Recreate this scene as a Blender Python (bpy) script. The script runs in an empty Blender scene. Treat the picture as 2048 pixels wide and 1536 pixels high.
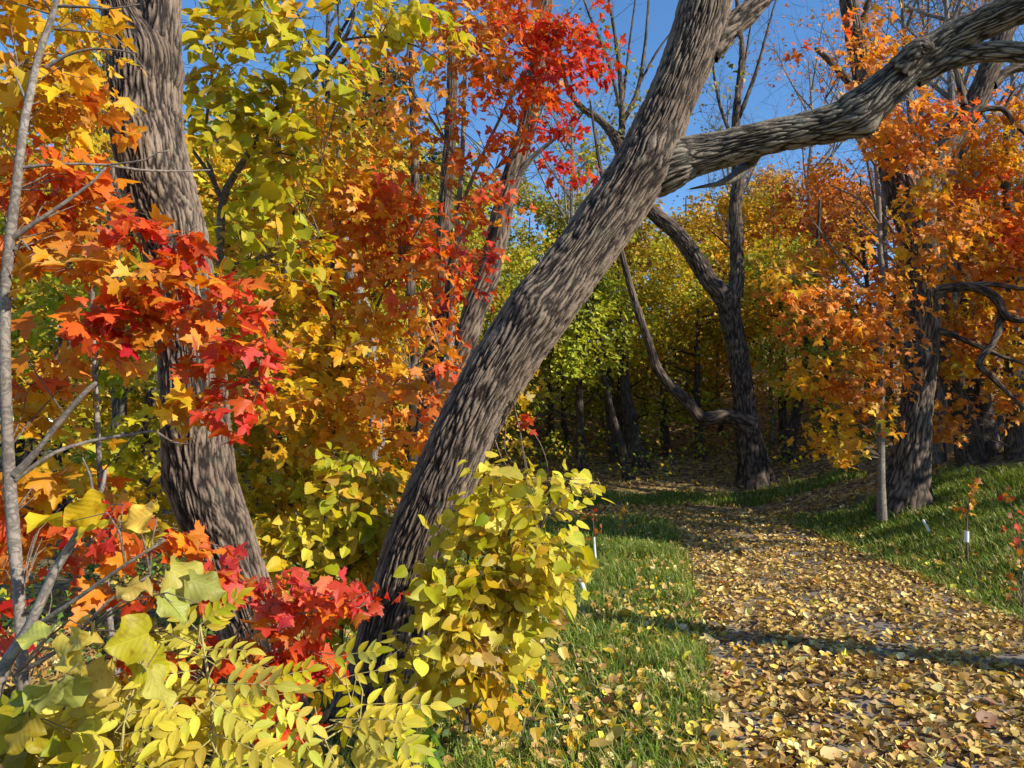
import bpy, math
import numpy as np
from mathutils import Matrix, Vector

# ------------------------------------------------------------------ camera, sky, sun, exposure
sc = bpy.context.scene
F = 1500.0
PITCH = math.atan(112 / F)
CAM = np.array([0.0, 0.0, 1.6])
cd = bpy.data.cameras.new('camera'); cam = bpy.data.objects.new('camera', cd)
sc.collection.objects.link(cam); sc.camera = cam
cd.sensor_fit = 'HORIZONTAL'; cd.sensor_width = 36.0; cd.lens = 36.0 * F / 2048.0
cd.clip_start = 0.05; cd.clip_end = 2000
cam.location = CAM.tolist(); cam.rotation_euler = (math.radians(90) + PITCH, 0, 0)

SUN_EL = math.radians(33)
SUN_H = np.array([0.875, -0.484])                    # towards the sun, horizontally
SUN = np.array([SUN_H[0] * math.cos(SUN_EL), SUN_H[1] * math.cos(SUN_EL), math.sin(SUN_EL)])
w = bpy.data.worlds.new('World'); sc.world = w; w.use_nodes = True
nt = w.node_tree; bg = nt.nodes['Background']
sky = nt.nodes.new('ShaderNodeTexSky'); sky.sky_type = 'NISHITA'; sky.sun_disc = False
sky.sun_elevation = SUN_EL; sky.sun_rotation = math.atan2(SUN_H[0], SUN_H[1])
sky.air_density = 1.0; sky.dust_density = 0.0; sky.ozone_density = 4.0; sky.altitude = 200
hsv = nt.nodes.new('ShaderNodeHueSaturation'); hsv.inputs['Saturation'].default_value = 1.14; nt.links.new(sky.outputs[0], hsv.inputs['Color']); nt.links.new(hsv.outputs[0], bg.inputs[0]); bg.inputs[1].default_value = 0.15
sl = bpy.data.lights.new('sun', 'SUN'); so = bpy.data.objects.new('sun', sl); sc.collection.objects.link(so)
sl.energy = 5.0; sl.angle = math.radians(0.5); sl.color = (1.0, 0.94, 0.80)
so.rotation_euler = Vector((-SUN).tolist()).to_track_quat('-Z', 'Y').to_euler(); so.location = (20, -15, 20)
sc.view_settings.view_transform = 'Standard'; sc.view_settings.look = 'None'
sc.view_settings.exposure = 0.55; sc.view_settings.gamma = 1.0; sc.view_settings.use_curve_mapping = False
sc.render.engine = 'CYCLES'
try:
    sc.cycles.max_bounces = 7; sc.cycles.diffuse_bounces = 4; sc.cycles.transmission_bounces = 4
    sc.cycles.use_denoising = True
except Exception: pass

rng = np.random.default_rng(11)

# ------------------------------------------------------------------ helpers: space
def P(px, py, d):
    u = (px - 1024) / F; v = (768 - py) / F
    dirv = np.array([u, math.cos(PITCH) - v * math.sin(PITCH), math.sin(PITCH) + v * math.cos(PITCH)])
    return CAM + dirv * (d / dirv[1])
def X(px, d): return P(px, 880, d)[0]
def norm(a): return a / np.maximum(np.linalg.norm(a, axis=-1, keepdims=True), 1e-9)
def proj(p):
    r = p - CAM
    f = r[..., 1] * math.cos(PITCH) + r[..., 2] * math.sin(PITCH)
    up = -r[..., 1] * math.sin(PITCH) + r[..., 2] * math.cos(PITCH)
    f = np.where(np.abs(f) < 1e-3, 1e-3, f)
    return 1024 + F * r[..., 0] / f, 768 - F * up / f, f

def _hash(i, j, seed):
    n = (i.astype(np.int64) * 73856093) ^ (j.astype(np.int64) * 19349663) ^ (seed * 83492791)
    n = (n ^ (n >> 13)) * 1274126177
    n = n & 0x7fffffff
    return ((n ^ (n >> 16)) & 0xffff) / 65535.0
def gnoise(u, v, pu=None, seed=1):
    iu = np.floor(u); iv = np.floor(v); fu = u - iu; fv = v - iv
    def g(di, dj):
        a = iu + di
        if pu: a = np.mod(a, pu)
        ang = _hash(a, iv + dj, seed) * 2 * np.pi
        return np.cos(ang) * (fu - di) + np.sin(ang) * (fv - dj)
    su = fu * fu * fu * (fu * (fu * 6 - 15) + 10); sv = fv * fv * fv * (fv * (fv * 6 - 15) + 10)
    a = g(0, 0) * (1 - su) + g(1, 0) * su; b = g(0, 1) * (1 - su) + g(1, 1) * su
    return (a * (1 - sv) + b * sv) * 1.5
def fbm(x, y, seed=5, o=3):
    r = 0; a = 1.0
    for k in range(o):
        r = r + a * gnoise(x * 2 ** k, y * 2 ** k, seed=seed + k); a *= .5
    return r
def sstep(a, b, x):
    t = np.clip((x - a) / (b - a), 0, 1); return t * t * (3 - 2 * t)

# ------------------------------------------------------------------ helpers: meshes
def link(name, me, parent=None, base=None):
    o = bpy.data.objects.new(name, me); sc.collection.objects.link(o)
    if parent is not None: o.parent = parent
    return o
def raw_mesh(name, V, Fc, cols=None, uv=None, mat=None, smooth=True, attr=None):
    """V (n,3); Fc list of index arrays (m,k); cols (n,3) per vertex; uv (n,2) per vertex."""
    me = bpy.data.meshes.new(name)
    if not isinstance(Fc, (list, tuple)): Fc = [Fc]
    Fc = [f for f in Fc if len(f)]
    V = np.asarray(V, dtype=np.float32)
    me.vertices.add(len(V)); me.vertices.foreach_set('co', V.ravel())
    loops = np.concatenate([f.ravel() for f in Fc]).astype(np.int32)
    tot = np.concatenate([np.full(len(f), f.shape[1], dtype=np.int32) for f in Fc])
    st = np.concatenate([[0], np.cumsum(tot)[:-1]]).astype(np.int32)
    me.loops.add(len(loops)); me.loops.foreach_set('vertex_index', loops)
    me.polygons.add(len(tot)); me.polygons.foreach_set('loop_start', st); me.polygons.foreach_set('loop_total', tot)
    me.update(calc_edges=True)
    me.polygons.foreach_set('use_smooth', np.full(len(tot), bool(smooth)))
    if cols is not None:
        a = me.color_attributes.new('Col', 'FLOAT_COLOR', 'POINT')
        c = np.ones((len(V), 4), dtype=np.float32); c[:, :3] = cols; a.data.foreach_set('color', c.ravel())
    if attr is not None:
        for k, v in attr.items():
            a = me.attributes.new(k, 'FLOAT', 'POINT'); a.data.foreach_set('value', np.asarray(v, dtype=np.float32))
    if uv is not None:
        l = me.uv_layers.new(name='UVMap'); l.data.foreach_set('uv', np.asarray(uv, dtype=np.float32)[loops].ravel())
    if mat is not None: me.materials.append(mat)
    me.update()
    return me
def tag(o, label=None, cat=None, group=None, kind=None):
    if label: o['label'] = label
    if cat: o['category'] = cat
    if group: o['group'] = group
    if kind: o['kind'] = kind
    return o

# ------------------------------------------------------------------ materials
def mat_new(name):
    m = bpy.data.materials.new(name); m.use_nodes = True
    nt = m.node_tree; nt.nodes.clear()
    return m, nt, nt.nodes, nt.links
def N(ns, t, **kw):
    n = ns.new(t)
    for k, v in kw.items(): setattr(n, k, v)
    return n
def ramp(ns, stops):
    r = ns.new('ShaderNodeValToRGB'); e = r.color_ramp.elements
    while len(e) < len(stops): e.new(0.5)
    for i, (p, c) in enumerate(stops): e[i].position = p; e[i].color = (*c, 1)
    return r
def mathn(ns, ls, op, a, b=None, c=None):
    n = ns.new('ShaderNodeMath'); n.operation = op
    for i, x in enumerate((a, b, c)):
        if x is None: continue
        if isinstance(x, (int, float)): n.inputs[i].default_value = x
        else: ls.new(x, n.inputs[i])
    return n.outputs[0]
def mixc(ns, ls, fac, a, b, mode='MIX'):
    n = ns.new('ShaderNodeMix'); n.data_type = 'RGBA'; n.blend_type = mode
    for i, x in ((0, fac), (6, a), (7, b)):
        if isinstance(x, (int, float)): n.inputs[i].default_value = x
        elif isinstance(x, tuple): n.inputs[i].default_value = (*x, 1)
        else: ls.new(x, n.inputs[i])
    return n.outputs[2]

def leaf_material(name, transl=0.48, veins=None, spots=0.35, objrand=False, rough=0.5):
    m, nt, ns, ls = mat_new(name)
    at = N(ns, 'ShaderNodeAttribute', attribute_name='Col'); col = at.outputs['Color']
    geo = N(ns, 'ShaderNodeNewGeometry')
    no = N(ns, 'ShaderNodeTexNoise'); no.inputs['Scale'].default_value = 38; no.inputs['Detail'].default_value = 3
    ls.new(geo.outputs['Position'], no.inputs['Vector'])
    r = ramp(ns, [(0.55, (0, 0, 0)), (0.75, (1, 1, 1))]); ls.new(no.outputs[0], r.inputs[0])
    f = mathn(ns, ls, 'MULTIPLY', r.outputs[0], spots)
    brown = mixc(ns, ls, 1.0, col, (0.62, 0.38, 0.22), 'MULTIPLY')
    col = mixc(ns, ls, f, col, brown)
    if objrand:
        oi = N(ns, 'ShaderNodeObjectInfo'); hs = N(ns, 'ShaderNodeHueSaturation')
        ls.new(mathn(ns, ls, 'MULTIPLY_ADD', oi.outputs['Random'], 0.018, 0.494), hs.inputs['Hue'])
        ls.new(mathn(ns, ls, 'MULTIPLY_ADD', oi.outputs['Random'], 0.35, 0.8), hs.inputs['Value'])
        ls.new(col, hs.inputs['Color']); col = hs.outputs[0]
    height = None
    if veins:
        uv = N(ns, 'ShaderNodeUVMap'); sp = N(ns, 'ShaderNodeSeparateXYZ'); ls.new(uv.outputs[0], sp.inputs[0])
        u = mathn(ns, ls, 'ABSOLUTE', sp.outputs[0]); v = sp.outputs[1]
        mid = mathn(ns, ls, 'LESS_THAN', u, 0.012)
        ph = mathn(ns, ls, 'MULTIPLY', mathn(ns, ls, 'SUBTRACT', v, mathn(ns, ls, 'MULTIPLY', u, veins[1])), veins[0])
        fr = mathn(ns, ls, 'ABSOLUTE', mathn(ns, ls, 'SUBTRACT', mathn(ns, ls, 'FRACT', ph), 0.5))
        side = mathn(ns, ls, 'LESS_THAN', fr, 0.045)
        vv = mathn(ns, ls, 'MAXIMUM', mid, side)
        lite = mixc(ns, ls, 1.0, col, (1.25, 1.3, 1.5), 'MULTIPLY')
        col = mixc(ns, ls, mathn(ns, ls, 'MULTIPLY', vv, 0.7), col, lite)
        height = mathn(ns, ls, 'ADD', mathn(ns, ls, 'MULTIPLY', fr, -1.6), mathn(ns, ls, 'MULTIPLY', mid, -1.0))
    pr = N(ns, 'ShaderNodeBsdfPrincipled'); ls.new(col, pr.inputs['Base Color'])
    pr.inputs['Roughness'].default_value = rough; pr.inputs['Specular IOR Level'].default_value = 0.35
    tr = N(ns, 'ShaderNodeBsdfTranslucent')
    tc = mixc(ns, ls, 1.0, col, (1.15, 1.08, 0.7), 'MULTIPLY'); ls.new(tc, tr.inputs[0])
    if height is not None:
        b = N(ns, 'ShaderNodeBump'); b.inputs['Strength'].default_value = 0.22; b.inputs['Distance'].default_value = 0.004
        ls.new(height, b.inputs['Height']); ls.new(b.outputs[0], pr.inputs['Normal'])
    mx = N(ns, 'ShaderNodeMixShader'); mx.inputs[0].default_value = transl
    ls.new(pr.outputs[0], mx.inputs[1]); ls.new(tr.outputs[0], mx.inputs[2])
    o = N(ns, 'ShaderNodeOutputMaterial'); ls.new(mx.outputs[0], o.inputs[0])
    return m
M_LEAF = leaf_material('leaf')
M_LEAF1 = leaf_material('leaf_single', objrand=True)
M_VEIN = leaf_material('leaf_veined', veins=(6.0, 0.9), spots=0.75, objrand=True, transl=0.36)
M_LEAFLET = leaf_material('leaflet_veined', veins=(14.0, 0.9), spots=0.15, objrand=True)
M_FAR = leaf_material('far_leaf', spots=0.0, transl=0.4)
M_DRY = leaf_material('dry_leaf', spots=0.5, transl=0.12, rough=0.6)
M_DRY1 = leaf_material('dry_leaf_single', spots=0.5, transl=0.12, rough=0.6, objrand=True)

def bark_material(name, dark, light, use_attr, uvs=(30, 6), bump=0.6, spots=0.5, dist=0.01):
    m, nt, ns, ls = mat_new(name)
    uv = N(ns, 'ShaderNodeUVMap'); mp = N(ns, 'ShaderNodeMapping'); ls.new(uv.outputs[0], mp.inputs[0])
    mp.inputs['Scale'].default_value = (uvs[0], uvs[1], 1)
    n1 = N(ns, 'ShaderNodeTexNoise'); n1.inputs['Scale'].default_value = 1.0; n1.inputs['Detail'].default_value = 4; n1.inputs['Distortion'].default_value = 0.6
    ls.new(mp.outputs[0], n1.inputs['Vector'])
    mp2 = N(ns, 'ShaderNodeMapping'); ls.new(uv.outputs[0], mp2.inputs[0]); mp2.inputs['Scale'].default_value = (150, 55, 1)
    n2 = N(ns, 'ShaderNodeTexNoise'); n2.inputs['Scale'].default_value = 1.0; n2.inputs['Detail'].default_value = 5; ls.new(mp2.outputs[0], n2.inputs['Vector'])
    geo = N(ns, 'ShaderNodeNewGeometry')
    n3 = N(ns, 'ShaderNodeTexNoise'); n3.inputs['Scale'].default_value = 2.3; n3.inputs['Detail'].default_value = 3; ls.new(geo.outputs['Position'], n3.inputs['Vector'])
    if use_attr:
        at = N(ns, 'ShaderNodeAttribute', attribute_name='bark'); h = at.outputs['Fac']
        hh = mathn(ns, ls, 'ADD', mathn(ns, ls, 'MULTIPLY', h, 0.70), mathn(ns, ls, 'MULTIPLY', n2.outputs[0], 0.36))
    else:
        rid = mathn(ns, ls, 'MINIMUM', mathn(ns, ls, 'MULTIPLY', mathn(ns, ls, 'ABSOLUTE', mathn(ns, ls, 'SUBTRACT', n1.outputs[0], 0.5)), 9.0), 1.0)
        h = rid
        hh = mathn(ns, ls, 'ADD', mathn(ns, ls, 'MULTIPLY', rid, 0.65), mathn(ns, ls, 'MULTIPLY', n2.outputs[0], 0.45))
    r = ramp(ns, [(0.30, dark), (0.52, tuple(0.6 * a + .4 * b for a, b in zip(dark, light))), (0.86, light)])
    ls.new(hh, r.inputs[0])
    r3 = ramp(ns, [(0.38, (0.78, 0.74, 0.70)), (0.62, (1.15, 1.15, 1.12))]); ls.new(n3.outputs[0], r3.inputs[0])
    col = mixc(ns, ls, 1.0, r.outputs[0], r3.outputs[0], 'MULTIPLY')
    # thin pale lichen patches
    n4 = N(ns, 'ShaderNodeTexNoise'); n4.inputs['Scale'].default_value = 9; n4.inputs['Detail'].default_value = 5; ls.new(geo.outputs['Position'], n4.inputs['Vector'])
    r4 = ramp(ns, [(0.60, (0, 0, 0)), (0.70, (1, 1, 1))]); ls.new(n4.outputs[0], r4.inputs[0])
    col = mixc(ns, ls, mathn(ns, ls, 'MULTIPLY', r4.outputs[0], 0.30 * spots), col, (0.24, 0.25, 0.18))
    pr = N(ns, 'ShaderNodeBsdfPrincipled'); ls.new(col, pr.inputs['Base Color'])
    pr.inputs['Roughness'].default_value = 0.8; pr.inputs['Specular IOR Level'].default_value = 0.25
    b = N(ns, 'ShaderNodeBump'); b.inputs['Strength'].default_value = bump; b.inputs['Distance'].default_value = dist
    bh = hh if not use_attr else mathn(ns, ls, 'ADD', n2.outputs[0], mathn(ns, ls, 'MULTIPLY', n1.outputs[0], 0.5))
    ls.new(bh, b.inputs['Height']); ls.new(b.outputs[0], pr.inputs['Normal'])
    o = N(ns, 'ShaderNodeOutputMaterial'); ls.new(pr.outputs[0], o.inputs[0])
    return m
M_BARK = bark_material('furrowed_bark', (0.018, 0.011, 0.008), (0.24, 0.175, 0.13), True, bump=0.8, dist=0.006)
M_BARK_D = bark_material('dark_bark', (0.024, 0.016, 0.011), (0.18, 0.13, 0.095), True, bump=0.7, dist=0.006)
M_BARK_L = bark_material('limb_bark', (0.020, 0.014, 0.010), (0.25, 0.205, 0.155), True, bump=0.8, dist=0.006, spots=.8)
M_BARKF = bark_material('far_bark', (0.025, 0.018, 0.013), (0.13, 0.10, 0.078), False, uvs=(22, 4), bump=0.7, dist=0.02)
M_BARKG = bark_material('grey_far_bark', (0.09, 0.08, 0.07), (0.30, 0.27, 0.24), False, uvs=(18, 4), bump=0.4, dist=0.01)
M_STEM = bark_material('smooth_stem_bark', (0.13, 0.11, 0.095), (0.27, 0.225, 0.19), False, uvs=(25, 30), bump=0.25, dist=0.002, spots=0.2)
M_STEMD = bark_material('dark_stem_bark', (0.06, 0.05, 0.04), (0.17, 0.145, 0.12), False, uvs=(12, 60), bump=0.25, dist=0.002, spots=0.2)
M_TWIG = bark_material('twig_bark', (0.10, 0.075, 0.055), (0.22, 0.17, 0.13), False, uvs=(60, 60), bump=0.1, dist=0.001, spots=0.0)
M_GSTEM = bark_material('straw_stem', (0.30, 0.26, 0.08), (0.45, 0.36, 0.14), False, uvs=(60, 60), bump=0.1, dist=0.001, spots=0.0)

# ------------------------------------------------------------------ tubes
def catmull(C, step):
    C = np.asarray(C, dtype=float); out = []
    n = len(C)
    for i in range(n - 1):
        p0 = C[max(i - 1, 0)]; p1 = C[i]; p2 = C[i + 1]; p3 = C[min(i + 2, n - 1)]
        k = max(1, int(np.linalg.norm((p2 - p1)[:3]) / step))
        t = (np.arange(k) / k)[:, None]
        out.append(0.5 * ((2 * p1) + (-p0 + p2) * t + (2 * p0 - 5 * p1 + 4 * p2 - p3) * t ** 2 + (-p0 + 3 * p1 - 3 * p2 + p3) * t ** 3))
    out.append(C[-1:]); return np.concatenate(out)
def frames(Pn):
    T = norm(np.gradient(Pn, axis=0)); U = np.zeros_like(T)
    a = np.array([0, -1.0, 0.0]) if abs(T[0][1]) < .9 else np.array([1.0, 0, 0])
    u = a - T[0] * (a @ T[0]); U[0] = u / np.linalg.norm(u)
    for i in range(1, len(T)):
        u = U[i - 1] - T[i] * (U[i - 1] @ T[i]); U[i] = u / max(np.linalg.norm(u), 1e-9)
    return T, U, np.cross(T, U)
def tube(C, ns=8, step=0.15, bark=None, lumps=(), oval=0.0, seed=3, wob=0.0, cap=True, smoothc=True):
    """C rows (x,y,z,r). Returns V,F(list),uv,bark."""
    R = catmull(C, step) if smoothc else np.asarray(C, dtype=float)
    Pn = R[:, :3]; r = np.maximum(R[:, 3], 0.0006)
    T, U, W = frames(Pn); n = len(Pn)
    s = np.concatenate([[0], np.cumsum(np.linalg.norm(np.diff(Pn, axis=0), axis=1))])
    th = np.arange(ns) / ns * 2 * np.pi
    dirs = U[:, None, :] * np.cos(th)[None, :, None] + W[:, None, :] * np.sin(th)[None, :, None]
    rm = float(r.mean())
    uu = np.broadcast_to(th[None, :] * rm, (n, ns)).copy(); vv = np.broadcast_to(s[:, None], (n, ns)).copy()
    rad = r[:, None] * np.ones((1, ns))
    if oval: rad = rad * (1 + oval * np.cos(2 * th[None, :] + s[:, None] * .7 + seed))
    if wob:
        rad = rad * (1 + wob * gnoise(th[None, :] / (2 * np.pi) * 3 + 0 * rad, s[:, None] / (rm * 3.5) + 0 * rad, pu=3, seed=seed)
                     + wob * .5 * gnoise(th[None, :] / (2 * np.pi) * 6 + 0 * rad, s[:, None] / (rm * 1.6) + 0 * rad, pu=6, seed=seed + 1))
    V = Pn[:, None, :] + dirs * rad[:, :, None]
    h = np.ones((n, ns))
    bu = uu.copy(); bv = vv.copy()
    for (lp, sig, amp) in lumps:
        lp = np.asarray(lp); dv = V - lp; dd = np.linalg.norm(dv, axis=2)
        g = np.exp(-(dd / sig) ** 2)
        V = V + dirs * (amp * g)[:, :, None]
        k = np.unravel_index(np.argmin(dd), dd.shape)
        du = (uu - uu[k]); per = 2 * np.pi * rm; du = (du + per / 2) % per - per / 2
        g2 = np.exp(-(dd / (sig * 1.3)) ** 2)
        bu = bu - du * g2 * 0.25; bv = bv + g2 * (vv - vv[k]) * 0.5
        bu = bu + g2 * 0.012 * np.sin((vv - vv[k]) / sig * 3)
    if bark:
        sp, el, amp = bark
        nc = max(5, int(round(2 * np.pi * rm / sp)))
        U1 = bu / (2 * np.pi * rm) * nc
        V1 = bv / (sp * el)
        wx = 0.45 * gnoise(U1 / nc * max(2, nc // 3), V1 * 1.1, pu=max(2, nc // 3), seed=seed + 9)
        a = gnoise(U1 + wx, V1, pu=nc, seed=seed)
        b = gnoise((U1 + wx) * 2 + .37, V1 * 2.1, pu=nc * 2, seed=seed + 2)
        c = gnoise(U1 * 3, V1 * el * 1.1, pu=nc * 3, seed=seed + 4)
        p4 = max(4, int(nc * .62)); p5 = max(5, int(nc * .75)); p6 = int(nc * 1.7)
        Un = U1 / nc; Vw = V1 + .25 * wx
        A = np.abs(gnoise(Un * p4 + .5 * wx, Vw * .72, pu=p4, seed=seed + 11)); B = np.abs(gnoise(Un * p5 + .31 + .4 * wx, Vw * .83 + 5.2, pu=p5, seed=seed + 12))
        D = np.abs(gnoise(Un * p6 + .7, Vw * 1.9, pu=p6, seed=seed + 13)); E = gnoise(Un * nc * 1.3 // 1 * 0 + Un * p5 + .9, V1 * el * .5, pu=p5, seed=seed + 14)
        h = np.clip(A / .27, 0, 1) ** .9 * np.clip(B / .27, 0, 1) ** .9 * (.62 + .38 * np.clip(D / .25, 0, 1))
        h = h * (1 - .45 * np.clip((E - .42) * 6, 0, 1)) + .12 * c + .10 * b
        h = np.clip(h, 0, 1.15)
        amp_r = amp * np.minimum(1, r / (rm * .7))[:, None]
        V = V + dirs * ((h - 0.75) * amp_r)[:, :, None]
    V = V.reshape(-1, 3)
    i = np.arange(n - 1)[:, None] * ns; j = np.arange(ns)[None, :]; j2 = (j + 1) % ns
    Q = np.stack([i + j, i + j2, i + ns + j2, i + ns + j], axis=-1).reshape(-1, 4)
    uv = np.stack([uu, vv], axis=-1).reshape(-1, 2); hb = h.reshape(-1)
    Fs = [Q]
    if cap:
        V = np.concatenate([V, Pn[-1:] + T[-1:] * r[-1] * .6]); uv = np.concatenate([uv, uv[-1:]]); hb = np.concatenate([hb, [0.5]])
        k = (n - 1) * ns; jj = np.arange(ns)
        Fs.append(np.stack([k + jj, k + (jj + 1) % ns, np.full(ns, n * ns)], axis=-1))
    return V, Fs, uv, hb
def join(parts):
    V = []; F3 = []; F4 = []; UV = []; H = []; o = 0
    for v, fs, uv, h in parts:
        V.append(v); UV.append(uv); H.append(h)
        for f in fs: (F3 if f.shape[1] == 3 else F4).append(f + o)
        o += len(v)
    Fs = []
    if F3: Fs.append(np.concatenate(F3))
    if F4: Fs.append(np.concatenate(F4))
    return np.concatenate(V), Fs, np.concatenate(UV), np.concatenate(H)
def pxc(rows):                                       # rows (px, py, depth, width in px) -> (x,y,z,r)
    out = []
    for px, py, d, wpx in rows:
        p = P(px, py, d); out.append((*p, wpx / 2 * d / F))
    return np.array(out)

# ------------------------------------------------------------------ plants
class Plant:
    def __init__(s, name, label, cat, base, group=None):
        s.base = np.asarray(base, dtype=float); s.root = bpy.data.objects.new(name, None)
        sc.collection.objects.link(s.root); s.root.location = s.base.tolist(); s.root.empty_display_size = 0.2
        tag(s.root, label, cat, group); s.skel = []; s.tw = []; s.lv = {}; s.mtw = M_TWIG
    def limb(s, name, C, mat, skel=True, **kw):
        V, Fs, uv, h = tube(C, **kw)
        me = raw_mesh(name, V - s.base, Fs, uv=uv, mat=mat, attr={'bark': h}); o = link(name, me, s.root)
        if skel: s.skel.append(catmull(np.asarray(C, dtype=float), 0.25)[:, :3])
        return o
    def twig(s, C, ns=4, step=0.12): s.tw.append(tube(C, ns=ns, step=step))
    def near(s, p, below=0.15):
        S = np.concatenate(s.skel) if s.skel else s.base[None]
        d = np.linalg.norm(S - p, axis=1) + np.where(S[:, 2] > p[2] - below, 3.0 * np.maximum(0, S[:, 2] - p[2] + below), 0)
        return S[np.argmin(d)]
    def spray_twig(s, c, ax, rad, r0=0.006, sub=0):
        a = s.near(c); L = np.linalg.norm(c - a)
        if L > 3.5: a = c + (a - c) / L * 3.5; a[2] -= 0.3; L = 3.5
        mid = (a + c) / 2 + rng.normal(0, .05 * L, 3) + np.array([0, 0, .08 * L])
        C = [(*a, r0 * (.8 + .5 * L)), (*mid, r0 * .8), (*c, r0 * .5), (*(c + ax * rad * .9 - np.array([0, 0, .1 * rad])), 0.001)]
        s.twig(C)
        for k in range(sub):
            t = rng.uniform(-.1, .7); b = c + ax * rad * t
            lat = norm(np.cross(ax, rng.normal(0, .4, 3) + np.array([0, 0, 1]))) * rng.choice([-1, 1])
            e = b + (ax * .5 + lat * rng.uniform(.5, .9)) * rad * .6
            s.tw.append(tube([(*b, .0022), (*((b + e) / 2 + rng.normal(0, .02, 3)), .0016), (*e, .0009)], ns=3, step=.15))
    def leaves(s, shape, pos, tip, nrm, size, col): s.lv.setdefault(shape, []).append((pos, tip, nrm, size, col))
    def finish(s, single=0, mass_mat=None, single_mat=None, single_shape=None):
        if s.tw:
            V, Fs, uv, h = join(s.tw)
            o = link('twigs', raw_mesh('twigs', V - s.base, Fs, uv=uv, mat=s.mtw), s.root); o['kind'] = 'stuff'
        if not s.lv: return
        Vs = []; Cs = []; Fs = []; UVs = []; off = 0
        for shape, L in s.lv.items():
            pos, tip, nrm, size, col = [np.concatenate([l[i] for l in L]) for i in range(5)]
            keep = np.ones(len(pos), bool)
            if single:
                px, py, f = proj(pos)
                ok = (px > -20) & (px < 2068) & (py > -20) & (py < 1556) & (f > .3)
                score = np.where(ok, size / np.maximum(f, .1) * rng.uniform(.75, 1.25, len(f)), -1)
                idx = np.argsort(-score)[:single]; idx = idx[score[idx] > 0]
                keep[idx] = False
                for i in idx: put_leaf(s, single_shape or shape, pos[i], tip[i], nrm[i], size[i], col[i], single_mat)
            V, Fc, C, UV = scatter(SHAPES[shape], pos[keep], tip[keep], nrm[keep], size[keep], col[keep])
            if len(V) == 0: continue
            Vs.append(V); Cs.append(C); Fs.append(Fc + off); UVs.append(UV); off += len(V)
        if Vs:
            me = raw_mesh('foliage', np.concatenate(Vs) - s.base, Fs, cols=np.concatenate(Cs), uv=np.concatenate(UVs), mat=mass_mat or M_LEAF, smooth=False)
            o = link('foliage', me, s.root); o['kind'] = 'stuff'

# leaf shapes: outline (x,y) fan around a centre; z from cupping/folding
def outline(half, centre, fold=0.0, cup=0.0, curl=0.0):
    pts = list(half) + [(-x, y) for x, y in reversed(half) if x > 1e-6]
    pts = [centre] + pts; V = np.array(pts, dtype=float)
    z = np.abs(V[:, 0]) * fold - cup * ((V[:, 0]) ** 2 + (V[:, 1] - centre[1]) ** 2) - curl * np.maximum(0, V[:, 1] - .3) ** 2
    n = len(pts) - 1
    Fc = np.array([(0, 1 + i, 1 + (i + 1) % n) for i in range(n)])
    uv = V[:, :2].copy()
    return np.column_stack([V, z]), Fc, uv
MAPLE_H = [(0.02, 0.0), (0.16, -0.06), (0.34, -0.08), (0.28, 0.04), (0.30, 0.10), (0.46, 0.16), (0.62, 0.20), (0.58, 0.30), (0.66, 0.42), (0.50, 0.42), (0.42, 0.50),
           (0.24, 0.44), (0.22, 0.58), (0.26, 0.70), (0.14, 0.74), (0.08, 0.88), (0.0, 1.02)]
MAPLE_M = [(0.02, 0.0), (0.34, -0.07), (0.24, 0.10), (0.62, 0.20), (0.52, 0.30), (0.64, 0.46), (0.22, 0.42), (0.27, 0.70), (0.0, 1.02)]
MAPLE_F = [(0.03, 0.0), (0.36, 0.0), (0.20, 0.14), (0.62, 0.40), (0.20, 0.44), (0.0, 1.0)]
OVATE_H = [(0.0, 0.03), (0.14, -0.05), (0.30, -0.02), (0.42, 0.12), (0.46, 0.30), (0.41, 0.50), (0.30, 0.70), (0.15, 0.88), (0.0, 1.0)]
OVATE_F = [(0.0, 0.0), (0.32, 0.05), (0.42, 0.35), (0.24, 0.75), (0.0, 1.0)]
LANCE_H = [(0.0, 0.0), (0.10, 0.06), (0.19, 0.22), (0.22, 0.42), (0.18, 0.64), (0.09, 0.86), (0.0, 1.0)]
GRAPE_H = [(0.0, 0.05), (0.10, -0.10), (0.28, -0.12), (0.40, -0.02), (0.50, 0.10), (0.52, 0.22), (0.60, 0.34), (0.52, 0.46), (0.50, 0.58), (0.38, 0.66), (0.34, 0.78), (0.20, 0.84), (0.12, 0.94), (0.0, 1.02)]
def jag(half, a):
    r = np.random.default_rng(5); return [(max(0.0, x + (r.uniform(-a, a) if 0 < x else 0)), y + r.uniform(-a, a) * (x > 0)) for x, y in half]
def grid_leaf(half, fold, droop, wave, seed, n=15, m=11):
    """leaf blade as a small grid so that it can bend: rows along y, columns across."""
    h = np.array(half); order = np.argsort(h[:, 1]); ys = h[order, 1]; xs = h[order, 0]
    r = np.random.default_rng(seed); yv = np.linspace(0.0, 1.0, n)
    wv = .54 * np.sin(np.pi * np.clip(yv, 0, 1) ** .72) ** .75 * (1 + .05 * np.sin(yv * 40 + seed))
    if wv[0] < .12: wv[0] = .16
    wv[-1] = 0.01
    wv = wv * (1 + r.uniform(-.04, .04, n))
    V = []; 
    for i, y in enumerate(yv):
        for k in range(m):
            t = (k / (m - 1)) * 2 - 1; x = t * wv[i]
            yy = y - 0.16 * (abs(t) ** 2) * (1 - y) if y < .35 else y
            z = abs(x) * fold - droop * yy ** 2 * .5 + wave * math.sin(yy * 9 + seed) * abs(t) ** 2 * .12 - wave * .35 * x * x
            V.append((x, yy, z))
    V = np.array(V); Fc = []
    for i in range(n - 1):
        for k in range(m - 1):
            a = i * m + k; Fc += [(a, a + 1, a + m + 1), (a, a + m + 1, a + m)]
    return V, np.array(Fc), V[:, :2].copy()
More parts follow.
